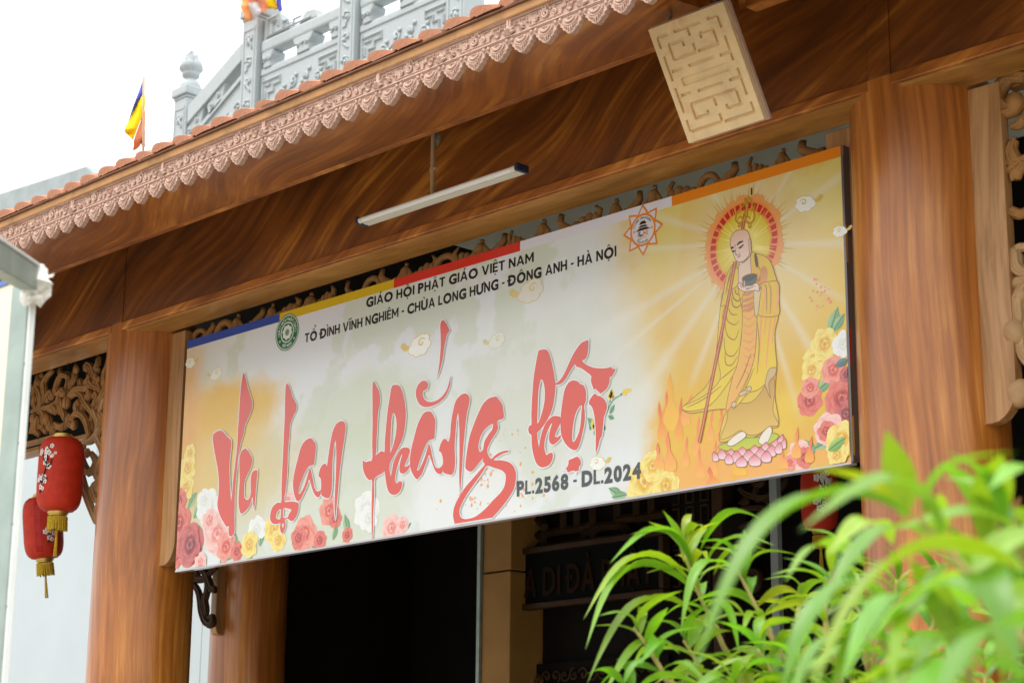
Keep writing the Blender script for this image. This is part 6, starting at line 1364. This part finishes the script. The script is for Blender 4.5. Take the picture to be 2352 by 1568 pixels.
# ------------------------------------------------------------------ plants in front
def leaf_mesh(arch, seed, mt):
    r = random.Random(seed); m = MB(); N = 12; v = []; f = []
    for i in range(N+1):
        t = i/N; w = .5*(math.sin(math.pi*min(1, t*1.02)**.75)**.9)*(1-.15*t) if 0 < t < 1 else .0
        w = max(w, .03 if i == 0 else .004); z = arch*math.sin(math.pi*t**.8)-.10*t*t*arch; tw = .25*math.sin(t*3+seed)
        for s, dz in ((-1, .10), (-.5, .03), (0, -.02), (.5, .03), (1, .10)): v.append((t, s*w, z+(dz*w*.55)/1 + s*w*.10*tw))
    for i in range(N):
        for j in range(4): f.append((i*5+j, i*5+j+1, i*5+j+6, i*5+j+5))
    m.add(v, f); return m.mesh('leaf', mt, smooth=True)
LM = {k: [leaf_mesh(a, s, k) for s, a in enumerate((.10, .18, .26, .34, .05))] for k in (M_leaf, M_leafy, M_dry)}
camp = Vector((0, 0, CZ))
def leaf(parent, inv, p0, p1, wid, var, mt=M_leaf, roll=0., upv=Vector((0, 0, 1))):
    o = bpy.data.objects.new('leaf', LM[mt][var]); COL.objects.link(o)
    x = (p1-p0); L = x.length; x.normalize(); z = upv-x*upv.dot(x)
    if z.length < .2: z = (camp-p0)-x*(camp-p0).dot(x)
    z.normalize(); z = Matrix.Rotation(roll, 3, x) @ z; y = z.cross(x)
    M = Matrix.Identity(4)
    for i in range(3): M[i][0] = x[i]*L; M[i][1] = y[i]*wid; M[i][2] = z[i]*L
    M.translation = p0; o.parent = parent; o.matrix_parent_inverse = inv.copy(); o.matrix_basis = M; return o
rl = random.Random(21)
def shrub(label, base, stems, singles, wmm, Lr):
    S = thing('shrub', label, 'plant', loc=base); bpy.context.view_layer.update(); I_ = S.matrix_world.inverted()
    root = Vector(base)
    for pts, d, n, spread in stems:
        P = [PD(p, d) for p in pts]; lowest = P[0]
        q = [root+Vector((rl.uniform(-.05, .05), rl.uniform(-.05, .05), 0)), root.lerp(lowest, .5)+Vector((rl.uniform(-.1, .1), rl.uniform(-.1, .1), .1))]+P
        c3 = [Vector(s) for s in sample([tuple(p) for p in q], 5, False)]; k = len(c3)
        m = MB(); m.tube(c3, [.014*(1-.78*i/(k-1)) for i in range(k)], 7); par(m.obj('stem', M_stem, smooth=True), S, I_)
        path = [Vector(s) for s in sample([tuple(p) for p in P], 8, False)]; kk = len(path)
        right = Vector(RM[:, 0]); upw = Vector((0, 0, 1)); fw = Vector(RM[:, 2])
        for i in range(n):
            t = (i+.5)/n; b = path[min(kk-1, int((.08+.92*t)*(kk-1)))]
            ang = i*2.4+rl.uniform(-.4, .4); out = right*math.cos(ang)+fw*math.sin(ang)*.8; tipf = t**2
            L = rl.uniform(*Lr)*(1-.30*tipf); el = -.15+.95*tipf+rl.uniform(-.25, .2)
            e = b+(out*math.cos(el)*spread+upw*math.sin(el)).normalized()*L
            leaf(S, I_, b, e, L*wmm*rl.uniform(.85, 1.2), rl.choice((0, 1, 1, 2, 2, 3)), M_leafy if rl.random() < .14 else M_leaf, rl.uniform(-.5, .5))
    for p0, p1, d0, d1, w, var, mt in singles:
        kd = 1.15 if d0 < 3.2 else 1.; d0, d1, w = d0*kd, d1*kd, w*1.15; a, b = PD(p0, d0), PD(p1, d1); leaf(S, I_, a, b, w/F*(d0+d1)/2, var, mt, rl.uniform(-.25, .25))
    return S
G, YG, DR = M_leaf, M_leafy, M_dry
b_mid = PD((1750, 1568), 5.4); b_mid.z = 0
shrub('leafy shrub with narrow bright leaves, its fine tips reaching the name board', tuple(b_mid), [
 ([(1715, 1640), (1660, 1480), (1600, 1350), (1572, 1255)], 5.6, 20, 1.), ([(1830, 1640), (1780, 1480), (1725, 1370), (1690, 1300)], 5.4, 18, 1.),
 ([(1560, 1660), (1530, 1560), (1490, 1490), (1455, 1440)], 5.3, 14, 1.), ([(1930, 1640), (1900, 1480), (1900, 1370), (1925, 1290)], 5.0, 18, 1.),
 ([(2010, 1640), (2010, 1500), (2050, 1400), (2060, 1330)], 5.2, 16, 1.), ([(2180, 1640), (2200, 1520), (2215, 1430), (2240, 1350)], 5.2, 16, 1.), ([(1640, 1660), (1620, 1590), (1600, 1520), (1570, 1470)], 5.5, 14, 1.),
 ([(1780, 1680), (1790, 1600), (1770, 1540), (1740, 1490)], 5.0, 14, 1.), ([(2300, 1660), (2320, 1560), (2330, 1480), (2320, 1420)], 5.4, 12, 1.), ([(1960, 1680), (1970, 1610), (1950, 1540), (1930, 1490)], 5.1, 14, 1.),
 ([(1860, 1700), (1850, 1640), (1840, 1580), (1830, 1530)], 4.8, 13, 1.), ([(2080, 1700), (2100, 1640), (2110, 1570), (2120, 1510)], 4.8, 13, 1.), ([(1680, 1700), (1690, 1650), (1690, 1600), (1680, 1560)], 4.9, 12, 1.), ([(2240, 1700), (2250, 1640), (2260, 1580), (2270, 1530)], 4.6, 12, 1.), ([(1990, 1640), (1990, 1520), (1980, 1430), (1960, 1370)], 5.6, 13, 1.), ([(2120, 1640), (2130, 1500), (2150, 1400), (2150, 1330)], 5.5, 13, 1.), ([(1830, 1640), (1820, 1520), (1830, 1430), (1840, 1380)], 5.7, 13, 1.), ([(1480, 1690), (1470, 1640), (1450, 1600), (1430, 1570)], 5.2, 9, 1.)],
 [((1588, 1300), (1450, 1222), 5.6, 5.4, 26, 1, G), ((1592, 1310), (1400, 1285), 5.6, 5.3, 26, 2, G), ((1590, 1340), (1338, 1412), 5.6, 5.3, 28, 2, G), ((1600, 1360), (1340, 1480), 5.6, 5.2, 30, 2, G), ((1565, 1262), (1522, 1170), 5.6, 5.6, 22, 0, G),
  ((1575, 1250), (1622, 1215), 5.6, 5.5, 24, 3, G), ((1610, 1260), (1765, 1195), 5.6, 5.4, 28, 2, G), ((1625, 1290), (1782, 1250), 5.6, 5.4, 26, 1, G), ((1640, 1320), (1790, 1270), 5.5, 5.4, 30, 2, G), ((1605, 1420), (1345, 1560), 5.5, 5.2, 30, 2, G), ((1560, 1500), (1380, 1600), 5.4, 5.2, 30, 2, G), ((1610, 1390), (1700, 1500), 5.5, 5.3, 28, 2, G), ((1700, 1320), (1560, 1450), 5.4, 5.2, 30, 3, G), ((1555, 1215), (1570, 1290), 5.6, 5.6, 18, 0, YG)], .20, (.165, .235))
rl.seed(33)
b_near = PD((2300, 1568), 2.7); b_near.z = 0
shrub('nearest leafy shrub with large blurred green leaves at lower right', tuple(b_near), [
 ([(2450, 1700), (2330, 1450), (2200, 1290), (2110, 1190)], 2.25, 6, 1.), ([(2520, 1700), (2440, 1450), (2350, 1280), (2290, 1200)], 2.6, 8, 1.), ([(2120, 1720), (2080, 1600), (2040, 1500), (2010, 1440)], 2.9, 8, 1.), ([(2300, 1760), (2270, 1660), (2230, 1560), (2200, 1500)], 2.6, 8, 1.)],
 [((2110, 1195), (1575, 1545), 2.15, 2.0, 80, 2, G), ((2060, 1165), (1850, 1072), 2.15, 2.1, 44, 0, YG), ((2075, 1190), (2035, 985), 2.2, 2.15, 74, 0, G), ((2360, 1310), (1840, 1620), 1.9, 1.8, 120, 2, G), ((2260, 1250), (2300, 1040), 2.3, 2.2, 90, 1, G),
  ((2430, 1120), (2270, 1120), 2.2, 2.1, 90, 1, G), ((2180, 1260), (1880, 1400), 2.3, 2.2, 84, 2, G), ((2220, 1320), (2040, 1590), 2.1, 2.0, 90, 1, G), ((2420, 1440), (2140, 1640), 1.7, 1.6, 150, 1, G), ((2000, 1330), (1790, 1590), 2.5, 2.4, 70, 1, G), ((2120, 1200), (2230, 1290), 2.25, 2.2, 80, 1, G),
  ((2160, 1240), (2160, 1130), 2.3, 2.25, 50, 0, G), ((2300, 1230), (2352, 1330), 2.4, 2.3, 70, 1, G), ((2330, 1110), (2310, 1250), 3.0, 3.0, 40, 1, DR), ((2345, 1140), (2335, 1270), 3.0, 3.0, 34, 1, DR), ((1990, 1300), (1800, 1330), 2.8, 2.7, 60, 2, G), ((2250, 1400), (1990, 1470), 2.4, 2.3, 84, 1, G), ((2300, 1480), (2090, 1540), 2.2, 2.1, 84, 1, G), ((2352, 1400), (2180, 1330), 2.3, 2.2, 90, 1, G), ((2400, 1260), (2230, 1180), 2.4, 2.3, 90, 1, G), ((2100, 1420), (1900, 1600), 2.5, 2.4, 90, 1, G), ((2200, 1560), (1960, 1640), 2.3, 2.2, 100, 1, G), ((2050, 1250), (1900, 1270), 2.6, 2.5, 70, 2, G), ((2352, 1560), (2000, 1680), 2.0, 1.9, 130, 1, G), ((2330, 1340), (2090, 1420), 2.2, 2.1, 90, 2, G), ((2180, 1400), (1930, 1560), 2.3, 2.2, 96, 2, G), ((2380, 1330), (2300, 1560), 2.2, 2.1, 100, 1, G), ((2060, 1480), (1800, 1640), 2.5, 2.4, 84, 2, G), ((2150, 1500), (2010, 1640), 2.4, 2.3, 90, 1, G), ((2250, 1180), (2160, 1060), 2.5, 2.5, 60, 1, G)], .24, (.18, .24))
